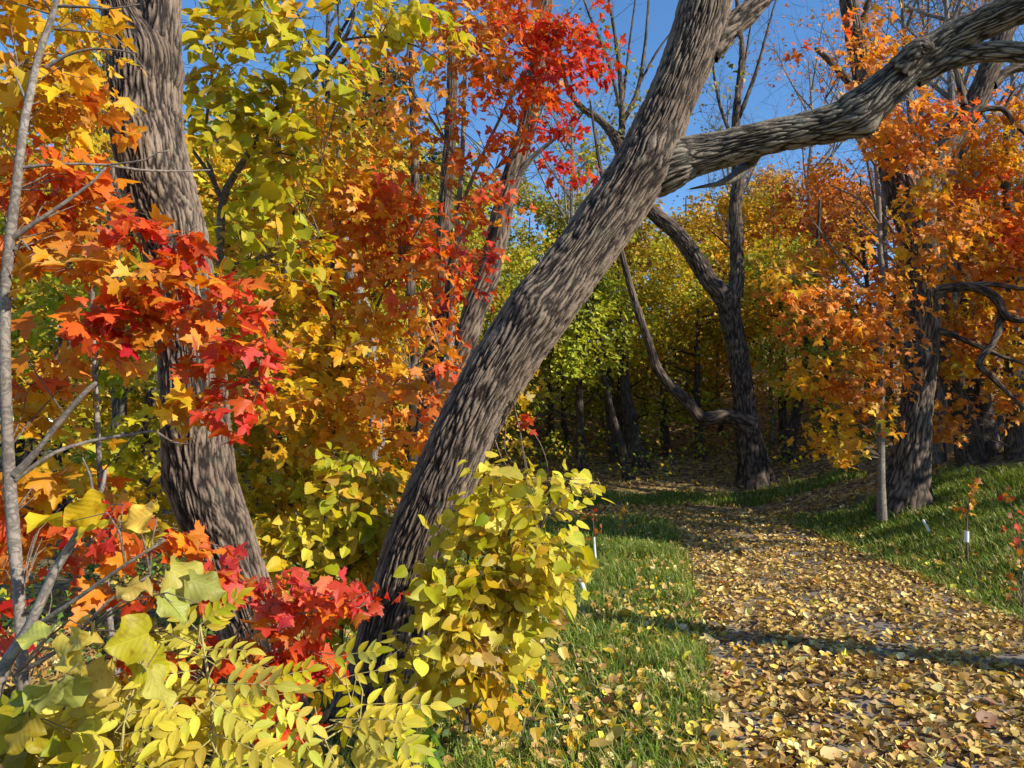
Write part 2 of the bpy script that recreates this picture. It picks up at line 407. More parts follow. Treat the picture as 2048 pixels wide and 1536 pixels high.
MAPLE_S = [(0.02, 0.0), (0.34, -0.04), (0.24, 0.12), (0.62, 0.22), (0.60, 0.42), (0.22, 0.42), (0.26, 0.70), (0.0, 1.02)]
SHAPES = {
    'maple': outline(MAPLE_S, (0, .28), fold=0.16, cup=0.18, curl=.15),
    'maple_hi': outline(MAPLE_H, (0, .28), fold=0.14, cup=0.22, curl=.2),
    'maple_hi2': outline(MAPLE_H, (0, .28), fold=0.35, cup=-0.1, curl=.5),
    'maple_hi3': outline(MAPLE_H, (0, .28), fold=-0.25, cup=0.3, curl=-.3),
    'maple_far': outline(MAPLE_F, (0, .28), fold=0.2),
    'ovate': outline(OVATE_F, (0, .3), fold=0.22, curl=.2),
    'ovate_hi': outline(OVATE_H, (0, .35), fold=0.22, curl=.25),
    'ovate_hi2': outline(OVATE_H, (0, .35), fold=0.45, curl=.5),
    'ovate_hi3': outline(OVATE_H, (0, .35), fold=-0.1, curl=-.2, cup=.3),
    'lance': outline(LANCE_H, (0, .4), fold=0.3, curl=.2),
    'lance2': outline(LANCE_H, (0, .4), fold=0.15, curl=.5),
    'grape': grid_leaf(GRAPE_H, .12, .25, 1.0, 1), 'grape2': grid_leaf(GRAPE_H, .3, .5, 1.3, 2), 'grape3': grid_leaf(GRAPE_H, -.05, .1, 1.6, 3),
    'tiny': (np.array([(0, 0, 0), (.46, .42, .14), (0, 1, 0), (-.46, .42, .14)], dtype=float), np.array([(0, 1, 2), (0, 2, 3)]), np.zeros((4, 2))),
    'tiny5': (np.array([(0, 0, 0), (.5, .25, .12), (.22, .6, .05), (0, 1, -.05), (-.22, .6, .05), (-.5, .25, .12)], dtype=float), np.array([(0, 1, 2), (0, 2, 3), (0, 3, 4), (0, 4, 5)]), np.zeros((6, 2))),
}
VARS = {'maple': ['maple_hi', 'maple_hi2', 'maple_hi3'], 'ovate': ['ovate_hi', 'ovate_hi2', 'ovate_hi3'], 'lance': ['lance', 'lance2'],
        'grape': ['grape', 'grape2', 'grape3'], 'tiny5': ['maple_hi', 'maple_hi2']}
def basis(tip, nrm):
    y = norm(tip); x = norm(np.cross(y, nrm)); z = np.cross(x, y); return x, y, z
def scatter(shape, pos, tip, nrm, size, col):
    V0, F0, UV0 = shape; n = len(pos); k = len(V0)
    if n == 0: return np.zeros((0, 3)), np.zeros((0, 3), int), np.zeros((0, 3)), np.zeros((0, 2))
    x, y, z = basis(tip, nrm)
    B = np.stack([x, y, z], axis=1) * size[:, None, None]
    W0 = np.broadcast_to(V0, (n, k, 3)).copy()
    W0[:, :, 2] += rng.normal(0, .25, (n, 1)) * W0[:, :, 0] ** 2 * 2 + rng.normal(0, .12, (n, 1)) * W0[:, :, 0]
    V = np.einsum('nki,nij->nkj', W0, B) + pos[:, None, :]
    Fc = (F0[None] + (np.arange(n) * k)[:, None, None]).reshape(-1, 3)
    C = np.repeat(col, k, axis=0)
    return V.reshape(-1, 3), Fc, C, np.tile(UV0, (n, 1))
_leafmesh = {}
def leaf_mesh(shape, col, mat):
    q = tuple((np.round(np.asarray(col) * 14) / 14).tolist()); key = (shape, q, mat.name)
    if key not in _leafmesh:
        V0, F0, UV0 = SHAPES[shape]
        _leafmesh[key] = raw_mesh('leaf', V0, F0, cols=np.tile(np.maximum(q, 0.015), (len(V0), 1)), uv=UV0, mat=mat, smooth=True)
    return _leafmesh[key]
def put_leaf(plant, shape, pos, tip, nrm, size, col, mat=None, name='leaf', parent=None):
    vs = VARS.get(shape, [shape]); shp = vs[int(rng.integers(len(vs)))]
    me = leaf_mesh(shp, col, mat or M_LEAF1)
    x, y, z = basis(tip, nrm)
    p = pos - (plant.base if plant is not None else 0)
    M = Matrix([[x[0] * size, y[0] * size, z[0] * size, p[0]], [x[1] * size, y[1] * size, z[1] * size, p[1]], [x[2] * size, y[2] * size, z[2] * size, p[2]], [0, 0, 0, 1]])
    o = bpy.data.objects.new(name, me); sc.collection.objects.link(o)
    if plant is not None: o.parent = parent or plant.root
    o.matrix_local = M
    return o

# palettes (base colours of the leaves themselves)
PAL = {
    'yel': [(.66, .44, .015), (.60, .44, .03), (.70, .40, .02), (.52, .40, .02)],
    'gold': [(.64, .36, .015), (.58, .36, .02), (.55, .30, .02), (.66, .42, .03)],
    'amb': [(.74, .42, .015), (.74, .37, .015), (.70, .46, .02), (.68, .32, .015)],
    'org': [(.74, .30, .035), (.72, .25, .03), (.74, .35, .035), (.64, .21, .025)],
    'orr': [(.72, .18, .02), (.70, .14, .02), (.74, .25, .02), (.66, .10, .025)],
    'red': [(.68, .065, .025), (.62, .05, .025), (.70, .11, .03), (.54, .03, .02)],
    'crim': [(.64, .065, .04), (.66, .09, .04), (.58, .045, .035), (.68, .15, .04)],
    'yg': [(.46, .42, .02), (.54, .45, .025), (.38, .38, .025), (.60, .45, .03)],
    'lem': [(.70, .58, .04), (.64, .56, .045), (.56, .50, .045), (.74, .60, .07)],
    'lime': [(.36, .40, .02), (.46, .46, .025), (.54, .48, .025), (.26, .32, .02)],
    'vine': [(.42, .34, .035), (.48, .36, .04), (.34, .30, .04), (.52, .38, .03)],
    'grn': [(.07, .13, .02), (.10, .17, .03), (.14, .20, .03)],
    'pine': [(.03, .06, .02), (.045, .08, .03), (.035, .07, .03)],
    'olive': [(.28, .25, .03), (.36, .29, .03), (.22, .22, .03), (.40, .30, .04)],
    'rust': [(.48, .16, .03), (.40, .14, .04), (.52, .22, .05)],
    'tan': [(.62, .42, .13), (.52, .32, .08), (.70, .52, .22), (.64, .43, .07), (.42, .24, .07), (.72, .56, .18)],
    'brn': [(.34, .20, .065), (.42, .26, .08), (.26, .145, .045), (.48, .32, .09)],
}
def pick(pal, n, jit=.13):
    if isinstance(pal, str): pal = [(pal, 1.0)]
    names = [p for p, _ in pal]; wt = np.array([q for _, q in pal]); wt = wt / wt.sum()
    table = np.concatenate([np.array(PAL[p]) for p in names]); pr = np.concatenate([[q / len(PAL[p])] * len(PAL[p]) for p, q in zip(names, wt)])
    c = table[rng.choice(len(table), n, p=pr)]
    return np.clip(c * (1 + rng.normal(0, jit, (n, 1))) * (1 + rng.normal(0, .04, (n, 3))), .01, .85)

def sprays(plant, shape, C, ax, rad, m, size, pal, flat=.22, sj=.2, up=.9, spread=.75, twig=0.005, sub=0, droop=.35, twprob=1.0, clump=0):
    """C (n,3) spray centres, ax (n,3) outward directions."""
    n = len(C); ax = norm(ax)
    nz = norm(np.tile([0, 0, 1.0], (n, 1)) + rng.normal(0, .22, (n, 3))); lat = norm(np.cross(ax, nz)); nz = np.cross(lat, ax)
    a = rng.uniform(-.55, 1.0, (n, m)) * rad; b = rng.normal(0, .42, (n, m)) * rad * np.clip(1.15 - np.abs(a) / rad, .35, 1); c = rng.normal(0, flat, (n, m)) * rad - droop * np.maximum(a, 0) ** 2 / rad * .5
    pos = C[:, None] + ax[:, None] * a[..., None] + lat[:, None] * b[..., None] + nz[:, None] * c[..., None]
    tip = ax[:, None] * .8 + lat[:, None] * (np.sign(b) * .8 + b / rad * .5)[..., None] + rng.normal(0, .5, (n, m, 3)) - np.array([0, 0, .55])
    nr = nz[:, None] * up + rng.normal(0, spread, (n, m, 3)) * .75 + np.array([.42, -.38, 0])
    s = size * np.exp(rng.normal(0, sj, (n, m)))
    col = pick(pal, n * m) * np.repeat(np.exp(rng.normal(0, .07, n)), m)[:, None]
    if clump: col = col * (1 - clump) + clump * np.repeat(pick(pal, n, .28), m, axis=0)
    plant.leaves(shape, pos.reshape(-1, 3), tip.reshape(-1, 3), nr.reshape(-1, 3), s.ravel(), np.clip(col, .01, .88))
    if twig:
        for i in range(n):
            if rng.random() < twprob: plant.spray_twig(C[i], ax[i], rad, twig, sub)
LA = {'maple': .40, 'maple_far': .36, 'ovate': .45, 'grape': .6, 'tiny5': .4, 'tiny': .44, 'lance': .2}
def blobs(plant, shape, B, d, dd, size, rad=.28, m=20, cover=1.5, sub=1, **kw):
    """B rows: (cx, cy, rx, ry, palette[, cover factor]) in picture px at depth d (a crown lobe of that size at that place, dd deep)."""
    for row in B:
        cx, cy, rx, ry, pal = row[:5]; cf = row[5] if len(row) > 5 else 1.0
        s = d / F; area = math.pi * (rx * s) * (ry * s)
        nl = cover * cf * area / (LA[shape] * size ** 2 * .5); n = max(2, int(round(nl / m)))
        q = norm(rng.normal(0, 1, (n, 3))) * (rng.uniform(0, 1, (n, 1)) ** .45)
        c0 = P(cx, cy, d); off = q * np.array([rx * s, dd, ry * s]); C = c0 + off
        st = plant.near(c0); hd = norm(np.array([c0[0] - st[0], c0[1] - st[1], 0]) + 1e-3)
        ax = hd * .6 + norm(q) * .6 + rng.normal(0, .3, (n, 3)); ax[:, 2] = ax[:, 2] * .4 - .1
        sprays(plant, shape, C, ax, rad, m, size, pal, sub=sub, **kw)

# ------------------------------------------------------------------ terrain
_cl = np.array([(1.9, -8), (2.15, 0), (2.50, 3.66), (3.0, 6.5), (3.38, 8.9), (3.6, 10.7), (3.75, 12.2), (3.6, 13.5), (2.7, 14.6), (1.0, 15.1), (-3, 15.3), (-14, 14.4)])
CL = catmull(np.column_stack([_cl, np.zeros(len(_cl)), np.zeros(len(_cl))]), .25)[:, :2]
CLW = np.interp(np.arange(len(CL)), [0, np.argmin(np.abs(CL[:, 1] - 3.66)), np.argmin(np.abs(CL[:, 1] - 10.7)), np.argmin(np.abs(CL[:, 1] - 14)), len(CL) - 1], [2.9, 2.85, 2.35, 1.8, 1.3])
def path_dist(x, y):                                   # signed: <0 inside the path
    x = np.atleast_1d(x).astype(float); y = np.atleast_1d(y).astype(float); out = np.empty(x.shape); xf = x.ravel(); yf = y.ravel(); of = np.full(xf.shape, 9e9)
    for i in range(0, len(CL), 1):
        dd = np.hypot(xf - CL[i, 0], yf - CL[i, 1]) - CLW[i] / 2
        of = np.minimum(of, dd)
    return of.reshape(x.shape)
def H0(x, y):
    x = np.asarray(x, dtype=float); y = np.asarray(y, dtype=float)
    base = .035 * np.maximum(0, y - 10) * (y < 16) + (y >= 16) * .21
    xr = np.interp(y, [0, 6.4, 8.9, 10.7, 12.7, 14.5], [3.6, 4.4, 4.65, 4.8, 4.95, 5.0])
    wx = np.maximum(0, x - xr - .15)
    bank = (.30 * np.minimum(wx, 5) + .12 * np.clip(wx - 5, 0, 40)) * sstep(1.0, 7.0, y + 1.0)
    bank *= 1 - .45 * sstep(14, 20, y)
    hl = sstep(-14, -1, x)
    hill = np.maximum(0, y - 16.2) * (.03 + .17 * hl); hill = np.where(hill > 9, 9 + (hill - 9) * .35, hill); hill = np.minimum(hill, 22)
    left = -.10 * sstep(.2, -1.5, x) * sstep(13, 10, y)
    return base + bank + hill + left
def H(x, y):
    x = np.asarray(x, dtype=float); y = np.asarray(y, dtype=float)
    far = 1 + np.maximum(0, y - 18) * .12
    return H0(x, y) + (.035 * fbm(x * .9, y * .9, seed=21) * np.minimum(far, 6))
def hz(x, y): return float(H(np.array([x]), np.array([y]))[0])

def axis_pts(lo, a, b, hi, fine, n):
    g = np.geomspace(1, abs(lo - a) + 1, n)[::-1] - 1; h2 = np.geomspace(1, abs(hi - b) + 1, n) - 1
    return np.concatenate([(a - g)[:-1], np.arange(a, b, fine), b + h2])
gx = axis_pts(-400, -8, 12, 400, .14, 26); gy = axis_pts(-120, 1, 22, 600, .15, 30)
GX, GY = np.meshgrid(gx, gy); GZ = H(GX, GY)
pd = path_dist(np.clip(GX, -20, 20), np.clip(GY, -9, 20)); inr = (np.abs(GX) < 15) & (GY < 20) & (GY > -9)
GZ = np.where(inr, GZ - .03 * sstep(.05, -.1, pd), GZ)
nx, ny = len(gx), len(gy)
ii = (np.arange(ny - 1)[:, None] * nx + np.arange(nx - 1)[None, :]).ravel()
grassw = sstep(.0, .12, pd) * (1 - sstep(13.4, 14.4, GY + .35 * fbm(GX * .5, GY * .5, seed=3))) * sstep(-3.0, -1.0, GX)
grassw = np.where(GX > 4, sstep(.0, .12, pd) * (1 - sstep(12.5, 15, GY + .8 * fbm(GX * .5, GY * .5, seed=3))) * (1 - sstep(4.2, 6, GX - 4.6)), grassw)
grassw = np.where(GX < -6, .55, grassw)
m, nt_, ns, ls = mat_new('ground_soil')
geo = N(ns, 'ShaderNodeNewGeometry'); at = N(ns, 'ShaderNodeAttribute', attribute_name='grassy')
vo = N(ns, 'ShaderNodeTexVoronoi'); vo.inputs['Scale'].default_value = 11; ls.new(geo.outputs['Position'], vo.inputs['Vector'])
sepc = N(ns, 'ShaderNodeSeparateColor'); ls.new(vo.outputs['Color'], sepc.inputs[0])
rl = ramp(ns, [(0.0, (.06, .035, .02)), (.35, (.16, .09, .04)), (.6, (.28, .16, .06)), (.8, (.38, .25, .08)), (1.0, (.46, .34, .12))]); ls.new(sepc.outputs[0], rl.inputs[0])
ng = N(ns, 'ShaderNodeTexNoise'); ng.inputs['Scale'].default_value = 14; ng.inputs['Detail'].default_value = 5; ls.new(geo.outputs['Position'], ng.inputs['Vector'])
rg = ramp(ns, [(.3, (.022, .03, .01)), (.55, (.04, .065, .015)), (.75, (.09, .08, .03))]); ls.new(ng.outputs[0], rg.inputs[0])
cc = mixc(ns, ls, at.outputs['Fac'], rl.outputs[0], rg.outputs[0])
pr = N(ns, 'ShaderNodeBsdfPrincipled'); ls.new(cc, pr.inputs['Base Color']); pr.inputs['Roughness'].default_value = .9
bp = N(ns, 'ShaderNodeBump'); bp.inputs['Strength'].default_value = .8; bp.inputs['Distance'].default_value = .03; ls.new(sepc.outputs[1], bp.inputs['Height']); ls.new(bp.outputs[0], pr.inputs['Normal'])
o_ = N(ns, 'ShaderNodeOutputMaterial'); ls.new(pr.outputs[0], o_.inputs[0]); M_GROUND = m
me = raw_mesh('ground', np.stack([GX, GY, GZ], -1).reshape(-1, 3), np.stack([ii, ii + 1, ii + nx + 1, ii + nx], -1), mat=M_GROUND, attr={'grassy': grassw.ravel()})
tag(link('ground', me), kind='structure')

# path sheet
m, nt_, ns, ls = mat_new('path_asphalt')
geo = N(ns, 'ShaderNodeNewGeometry')
n1 = N(ns, 'ShaderNodeTexNoise'); n1.inputs['Scale'].default_value = 220; n1.inputs['Detail'].default_value = 3; ls.new(geo.outputs['Position'], n1.inputs['Vector'])
n2 = N(ns, 'ShaderNodeTexNoise'); n2.inputs['Scale'].default_value = 1.7; n2.inputs['Detail'].default_value = 4; ls.new(geo.outputs['Position'], n2.inputs['Vector'])
r1 = ramp(ns, [(.3, (.13, .105, .08)), (.7, (.27, .225, .18))]); ls.new(n1.outputs[0], r1.inputs[0])
r2 = ramp(ns, [(.35, (.75, .72, .70)), (.65, (1.1, 1.1, 1.1))]); ls.new(n2.outputs[0], r2.inputs[0])
pr = N(ns, 'ShaderNodeBsdfPrincipled'); ls.new(mixc(ns, ls, 1.0, r1.outputs[0], r2.outputs[0], 'MULTIPLY'), pr.inputs['Base Color']); pr.inputs['Roughness'].default_value = .85
bp = N(ns, 'ShaderNodeBump'); bp.inputs['Strength'].default_value = .5; bp.inputs['Distance'].default_value = .004; ls.new(n1.outputs[0], bp.inputs['Height']); ls.new(bp.outputs[0], pr.inputs['Normal'])
o_ = N(ns, 'ShaderNodeOutputMaterial'); ls.new(pr.outputs[0], o_.inputs[0]); M_PATH = m
tg = norm(np.gradient(CL, axis=0)); nn = np.column_stack([tg[:, 1], -tg[:, 0]]); K = 11
tt = np.linspace(-.5, .5, K); ed = 1 + .05 * gnoise(np.arange(len(CL)) * .35, np.zeros(len(CL)), seed=8)
PX = CL[:, None, :] + nn[:, None, :] * (tt[None, :] * (CLW * ed)[:, None])[..., None]
PZ = H(PX[..., 0], PX[..., 1]) + .012
n_, k_ = PX.shape[:2]; ii = (np.arange(n_ - 1)[:, None] * k_ + np.arange(k_ - 1)[None, :]).ravel()
me = raw_mesh('path', np.dstack([PX, PZ]).reshape(-1, 3), np.stack([ii, ii + k_, ii + k_ + 1, ii + 1], -1), mat=M_PATH)
tag(link('path', me), kind='structure')

# ------------------------------------------------------------------ the big trees
# leaning tree in the middle
b = P(800, 1390, 4.6); b[2] = hz(b[0], b[1])
T1 = Plant('leaning_tree', 'big leaning grey-brown trunk with ridged bark rising from yellow shrubs to a forked top', 'tree', b)
C = pxc([(735, 1520, 4.6, 230), (752, 1430, 4.6, 176), (772, 1340, 4.6, 146), (808, 1180, 4.6, 132), (848, 1060, 4.6, 130), (894, 950, 4.6, 126), (943, 840, 4.6, 122), (1006, 730, 4.6, 128),
         (1080, 620, 4.6, 128), (1157, 520, 4.6, 118), (1220, 430, 4.6, 120), (1272, 350, 4.6, 116), (1312, 270, 4.6, 108), (1346, 190, 4.6, 98), (1386, 90, 4.6, 104), (1412, 0, 4.6, 106), (1428, -110, 4.6, 104), (1440, -330, 4.65, 92), (1430, -700, 4.8, 76)])
lumps = [(P(1062, 600, 4.36), .13, .045), (P(1330, 305, 4.38), .17, .05), (P(1215, 375, 4.35), .07, .02), (P(1195, 560, 4.35), .09, .015), (P(905, 1000, 4.35), .12, .012)]
T1.limb('trunk', C, M_BARK, ns=300, step=.021, bark=(.018, 9, .018), lumps=lumps, wob=.05, seed=31)
C2 = pxc([(1250, 372, 4.66, 50), (1295, 350, 4.64, 100), (1338, 330, 4.6, 104), (1378, 316, 4.6, 86), (1430, 303, 4.56, 76), (1510, 281, 4.5, 71), (1600, 262, 4.45, 68), (1670, 246, 4.4, 78), (1718, 224, 4.36, 92), (1768, 180, 4.3, 80), (1825, 132, 4.25, 70),
          (1895, 82, 4.2, 66), (1980, 40, 4.1, 66), (2060, 8, 4.0, 68), (2200, -30, 3.9, 64), (2500, -90, 3.8, 50)])
T1.limb('branch', C2, M_BARK_L, ns=200, step=.018, bark=(.018, 8, .015), lumps=[(P(1706, 240, 4.22), .05, .035), (P(1742, 270, 4.3), .07, .06), (P(1846, 96, 4.2), .04, .03), (P(1690, 205, 4.2), .06, .02)], wob=.05, seed=55)
C3 = pxc([(1830, 152, 4.27, 50), (1880, 126, 4.22, 48), (1940, 108, 4.18, 42), (2010, 103, 4.1, 38), (2100, 106, 4.05, 40), (2300, 90, 4.0, 30)])
T1.limb('branch', C3, M_BARK_L, ns=100, step=.015, bark=(.022, 6, .014), wob=.06, seed=71)
C4 = pxc([(1415, 105, 4.62, 60), (1455, 60, 4.6, 50), (1500, 22, 4.6, 46), (1550, -30, 4.6, 42), (1640, -120, 4.6, 34), (1750, -330, 4.6, 20)])
T1.limb('branch', C4, M_BARK, ns=90, step=.015, bark=(.022, 6, .014), wob=.06, seed=81)
# the broken stub on the limb
C6 = pxc([(1800, 140, 4.22, 60), (1826, 108, 4.16, 46), (1846, 92, 4.13, 34), (1866, 96, 4.10, 10)])
T1.limb('broken_stub', C6, M_BARK_L, ns=50, step=.01, bark=(.02, 3, .012), wob=.12, seed=15, skel=False)
for rows in ([(1405, 375, 4.6, 3), (1440, 366, 4.8, 12), (1470, 352, 4.9, 22), (1500, 322, 5.0, 28), (1520, 290, 4.6, 30)], [(1380, 378, 4.9, 3), (1400, 374, 4.8, 6), (1430, 368, 4.8, 8)]):
    T1.limb('dead_branch', pxc(rows), M_STEMD, ns=12, step=.05, skel=False)
T1.finish()

# left tree
b = P(560, 1450, 4.0); b[2] = hz(b[0], b[1])
T2 = Plant('crooked_tree', 'crooked grey trunk with a bulging knot, behind the red maple sprays on the left', 'tree', b)
C = pxc([(590, 1600, 4.0, 170), (556, 1450, 4.0, 128), (524, 1300, 4.0, 112), (490, 1200, 4.0, 110), (448, 1090, 4.0, 118), (414, 1000, 4.0, 130), (396, 900, 4.0, 136), (388, 800, 4.0, 126), (380, 700, 4.0, 122), (368, 600, 4.0, 120),
         (352, 500, 4.0, 128), (334, 430, 4.0, 138), (310, 340, 4.0, 140), (294, 250, 4.0, 134), (290, 180, 4.0, 138), (288, 120, 4.0, 144), (250, 30, 4.0, 90), (236, -60, 4.0, 84), (200, -400, 4.05, 70), (190, -700, 4.1, 50)])
lumps = [(P(262, 255, 3.86), .10, .075), (P(365, 850, 3.85), .10, .05), (P(465, 1040, 3.9), .12, .035), (P(340, 960, 3.95), .07, .03), (P(352, 400, 3.9), .2, .01)]
T2.limb('trunk', C, M_BARK, ns=240, step=.020, bark=(.017, 8.5, .017), lumps=lumps, wob=.05, seed=101)
C = pxc([(322, 230, 4.0, 70), (320, 150, 4.0, 76), (322, 80, 4.0, 78), (322, 0, 4.0, 74), (324, -80, 4.0, 70), (350, -400, 4.0, 60), (380, -700, 4.0, 40)])
T2.limb('trunk_fork', C, M_BARK, ns=120, step=.02, bark=(.019, 9, .018), wob=.05, seed=111)
T2.finish()

# right tree
b = P(1812, 1005, 12.2); b[2] = hz(b[0], b[1])
T3 = Plant('forked_tree', 'tall brown trunk on the grassy bank right of the path, forking beneath the big limb', 'tree', b)
C = pxc([(1806, 1040, 12.2, 130), (1812, 995, 12.2, 112), (1816, 960, 12.2, 92), (1822, 900, 12.2, 78), (1834, 800, 12.2, 70), (1845, 700, 12.2, 66), (1850, 600, 12.2, 66), (1842, 500, 12.2, 70), (1822, 410, 12.2, 92), (1796, 340, 12.2, 84), (1764, 260, 12.2, 64),
         (1736, 180, 12.2, 50), (1716, 100, 12.2, 44), (1702, 30, 12.2, 40), (1690, -60, 12.2, 36), (1680, -300, 12.2, 22)])
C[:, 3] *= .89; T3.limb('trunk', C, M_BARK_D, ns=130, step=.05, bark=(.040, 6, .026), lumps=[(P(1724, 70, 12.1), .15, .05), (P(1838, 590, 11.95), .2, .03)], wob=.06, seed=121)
C = pxc([(1838, 430, 12.2, 60), (1862, 350, 12.2, 50), (1900, 280, 12.2, 46), (1945, 215, 12.1, 44), (1978, 140, 12, 42), (2010, 60, 12, 40), (2050, 0, 12, 36), (2120, -150, 12, 22)])
T3.limb('branch', C, M_BARK_D, ns=90, step=.05, bark=(.04, 4, .018), wob=.06, seed=131)
for rows in ([(1985, 170, 12, 22), (2020, 140, 12, 20), (2070, 128, 12, 18), (2150, 90, 12, 10)],
             [(1928, 210, 12, 14), (1920, 170, 12, 11), (1905, 120, 12, 8), (1880, 60, 12, 4)],
             [(1868, 590, 12.1, 34), (1895, 577, 12, 20), (1950, 575, 11.8, 19), (1995, 600, 11.6, 19), (2010, 630, 11.5, 16), (2050, 640, 11.4, 13), (2100, 620, 11.3, 6)],
             [(2004, 625, 11.6, 16), (1990, 680, 11.5, 14), (1958, 725, 11.4, 13), (1985, 755, 11.3, 12), (2020, 790, 11.2, 9), (2060, 830, 11.1, 4)],
             [(1862, 660, 12.1, 22), (1900, 668, 12, 13), (1950, 690, 11.9, 10), (2010, 715, 11.8, 8), (2060, 730, 11.8, 5)],
             [(1935, 575, 11.9, 13), (1975, 568, 11.9, 11), (2060, 580, 11.9, 8)],
             [(1700, 165, 12.2, 18), (1668, 130, 12.1, 14), (1636, 100, 12, 11), (1630, 96, 12, 5)],
             [(1905, 265, 12.1, 14), (1950, 225, 12, 10), (2005, 218, 11.9, 12), (2030, 250, 11.9, 9), (2060, 275, 11.9, 6)],
             [(2008, 220, 11.9, 8), (2030, 180, 11.9, 6), (2055, 165, 11.9, 3)],
             [(1722, 55, 12.2, 14), (1735, 10, 12.1, 12), (1750, -40, 12, 8)], [(1715, 135, 12.3, 9), (1780, 120, 12.5, 7), (1840, 110, 12.6, 5), (1900, 130, 12.6, 3)],
             [(1830, 690, 12.1, 10), (1800, 700, 12, 7), (1770, 730, 11.9, 4)]):
    T3.limb('branch', pxc(rows), M_BARK_D, ns=36, step=.05, bark=(.03, 5, .010), wob=.12, seed=int(rng.integers(999)))
T3.finish()

# middle tree beyond the path
b = P(1512, 968, 17.6); b[2] = hz(b[0], b[1])
T4 = Plant('old_dark_tree', 'dark thick tree beyond the path with a low crooked side limb and two leaders', 'tree', b)
C = pxc([(1520, 990, 17.6, 130), (1514, 962, 17.6, 104), (1508, 930, 17.6, 80), (1498, 880, 17.6, 66), (1488, 800, 17.6, 54), (1478, 720, 17.6, 50), (1464, 650, 17.6, 50), (1452, 600, 17.6, 46), (1418, 560, 17.6, 36), (1385, 508, 17.6, 36), (1350, 462, 17.6, 32), (1305, 425, 17.6, 28),
         (1260, 370, 17.6, 26), (1237, 290, 17.6, 24), (1205, 245, 17.6, 16), (1160, 212, 17.6, 13), (1135, 170, 17.6, 10), (1120, 100, 17.6, 6)])
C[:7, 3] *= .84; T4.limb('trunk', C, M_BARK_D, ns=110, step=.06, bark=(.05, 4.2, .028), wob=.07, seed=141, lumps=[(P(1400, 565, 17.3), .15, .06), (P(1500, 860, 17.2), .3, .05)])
for rows in ([(1460, 640, 17.6, 40), (1472, 580, 17.6, 30), (1474, 500, 17.6, 27), (1470, 420, 17.6, 26), (1476, 360, 17.6, 24), (1470, 290, 17.6, 20), (1475, 200, 17.6, 15), (1484, 100, 17.6, 12), (1475, 20, 17.6, 9), (1470, -150, 17.6, 4)],
             [(1500, 850, 17.5, 50), (1450, 832, 17.4, 32), (1405, 838, 17.3, 26), (1370, 800, 17.2, 24), (1318, 745, 17.1, 20), (1296, 680, 17.0, 17), (1268, 600, 17, 15), (1247, 520, 17, 12), (1225, 430, 17, 10), (1200, 330, 17, 8), (1180, 200, 17, 4)],
             [(1240, 300, 17.6, 16), (1244, 240, 17.6, 14), (1240, 150, 17.6, 10), (1228, 60, 17.6, 7), (1210, -40, 17.6, 4)],
             [(1243, 250, 17.6, 12), (1275, 180, 17.6, 9), (1290, 90, 17.6, 7), (1300, -40, 17.6, 4)],
             [(1240, 215, 17.6, 8), (1215, 120, 17.6, 7), (1175, 20, 17.6, 5), (1150, -60, 17.6, 3)],
             [(1278, 170, 17.6, 6), (1310, 110, 17.5, 5), (1345, 60, 17.4, 3)], [(1246, 200, 17.6, 7), (1260, 80, 17.7, 5), (1275, -30, 17.7, 3)],
             [(1476, 240, 17.6, 10), (1510, 150, 17.5, 8), (1535, 60, 17.4, 5), (1560, -30, 17.4, 3)], [(1473, 300, 17.6, 9), (1440, 210, 17.6, 7), (1425, 120, 17.6, 5), (1418, 20, 17.6, 3)],
             [(1478, 210, 17.6, 7), (1500, 60, 17.6, 4), (1520, -40, 17.6, 3)], [(1170, 215, 17.6, 7), (1150, 250, 17.6, 5), (1130, 300, 17.6, 3)]):
    T4.limb('branch', pxc(rows), M_BARK_D, ns=60 if rows[0][3] > 30 else 14, step=.08, bark=(.045, 5, .02 if rows[0][3] > 30 else .008), wob=.12, seed=int(rng.integers(999)))
def bare_twigs(pl, n, Lr, r0=.006, up=.6, lo=0.0):
    S = np.concatenate(pl.skel); S = S[S[:, 2] > lo]
    for i in range(n):
        a = S[rng.integers(len(S))]; L = rng.uniform(*Lr); dv = norm(rng.normal(0, 1, 3) + np.array([0, 0, up])) * L
        m1 = a + dv * .5 + rng.normal(0, .06 * L, 3); e = a + dv
        pl.twig([(*a, r0), (*m1, r0 * .6), (*e, .0015)], ns=3, step=L / 4)
        for k in range(3):
            t = rng.uniform(.3, .9); q = a + dv * t; e2 = q + norm(dv / L + rng.normal(0, .6, 3)) * L * .45
            pl.twig([(*q, r0 * .5), (*((q + e2) / 2 + rng.normal(0, .03 * L, 3)), r0 * .35), (*e2, .001)], ns=3, step=L / 5)
T4.mtw = M_STEMD; bare_twigs(T4, 70, (.6, 1.6), .008, lo=4.5)
blobs(T4, 'tiny5', [(1230, 170, 90, 120, 'olive', .10), (1180, 60, 60, 60, 'olive', .12), (1180, 300, 60, 60, 'yg', .35), (1290, 240, 50, 80, 'olive', .10), (1440, 180, 60, 120, 'olive', .08)], 17.6, .8, .11, rad=.45, m=8, cover=1.0, sub=0)
T4.finish(mass_mat=M_FAR)

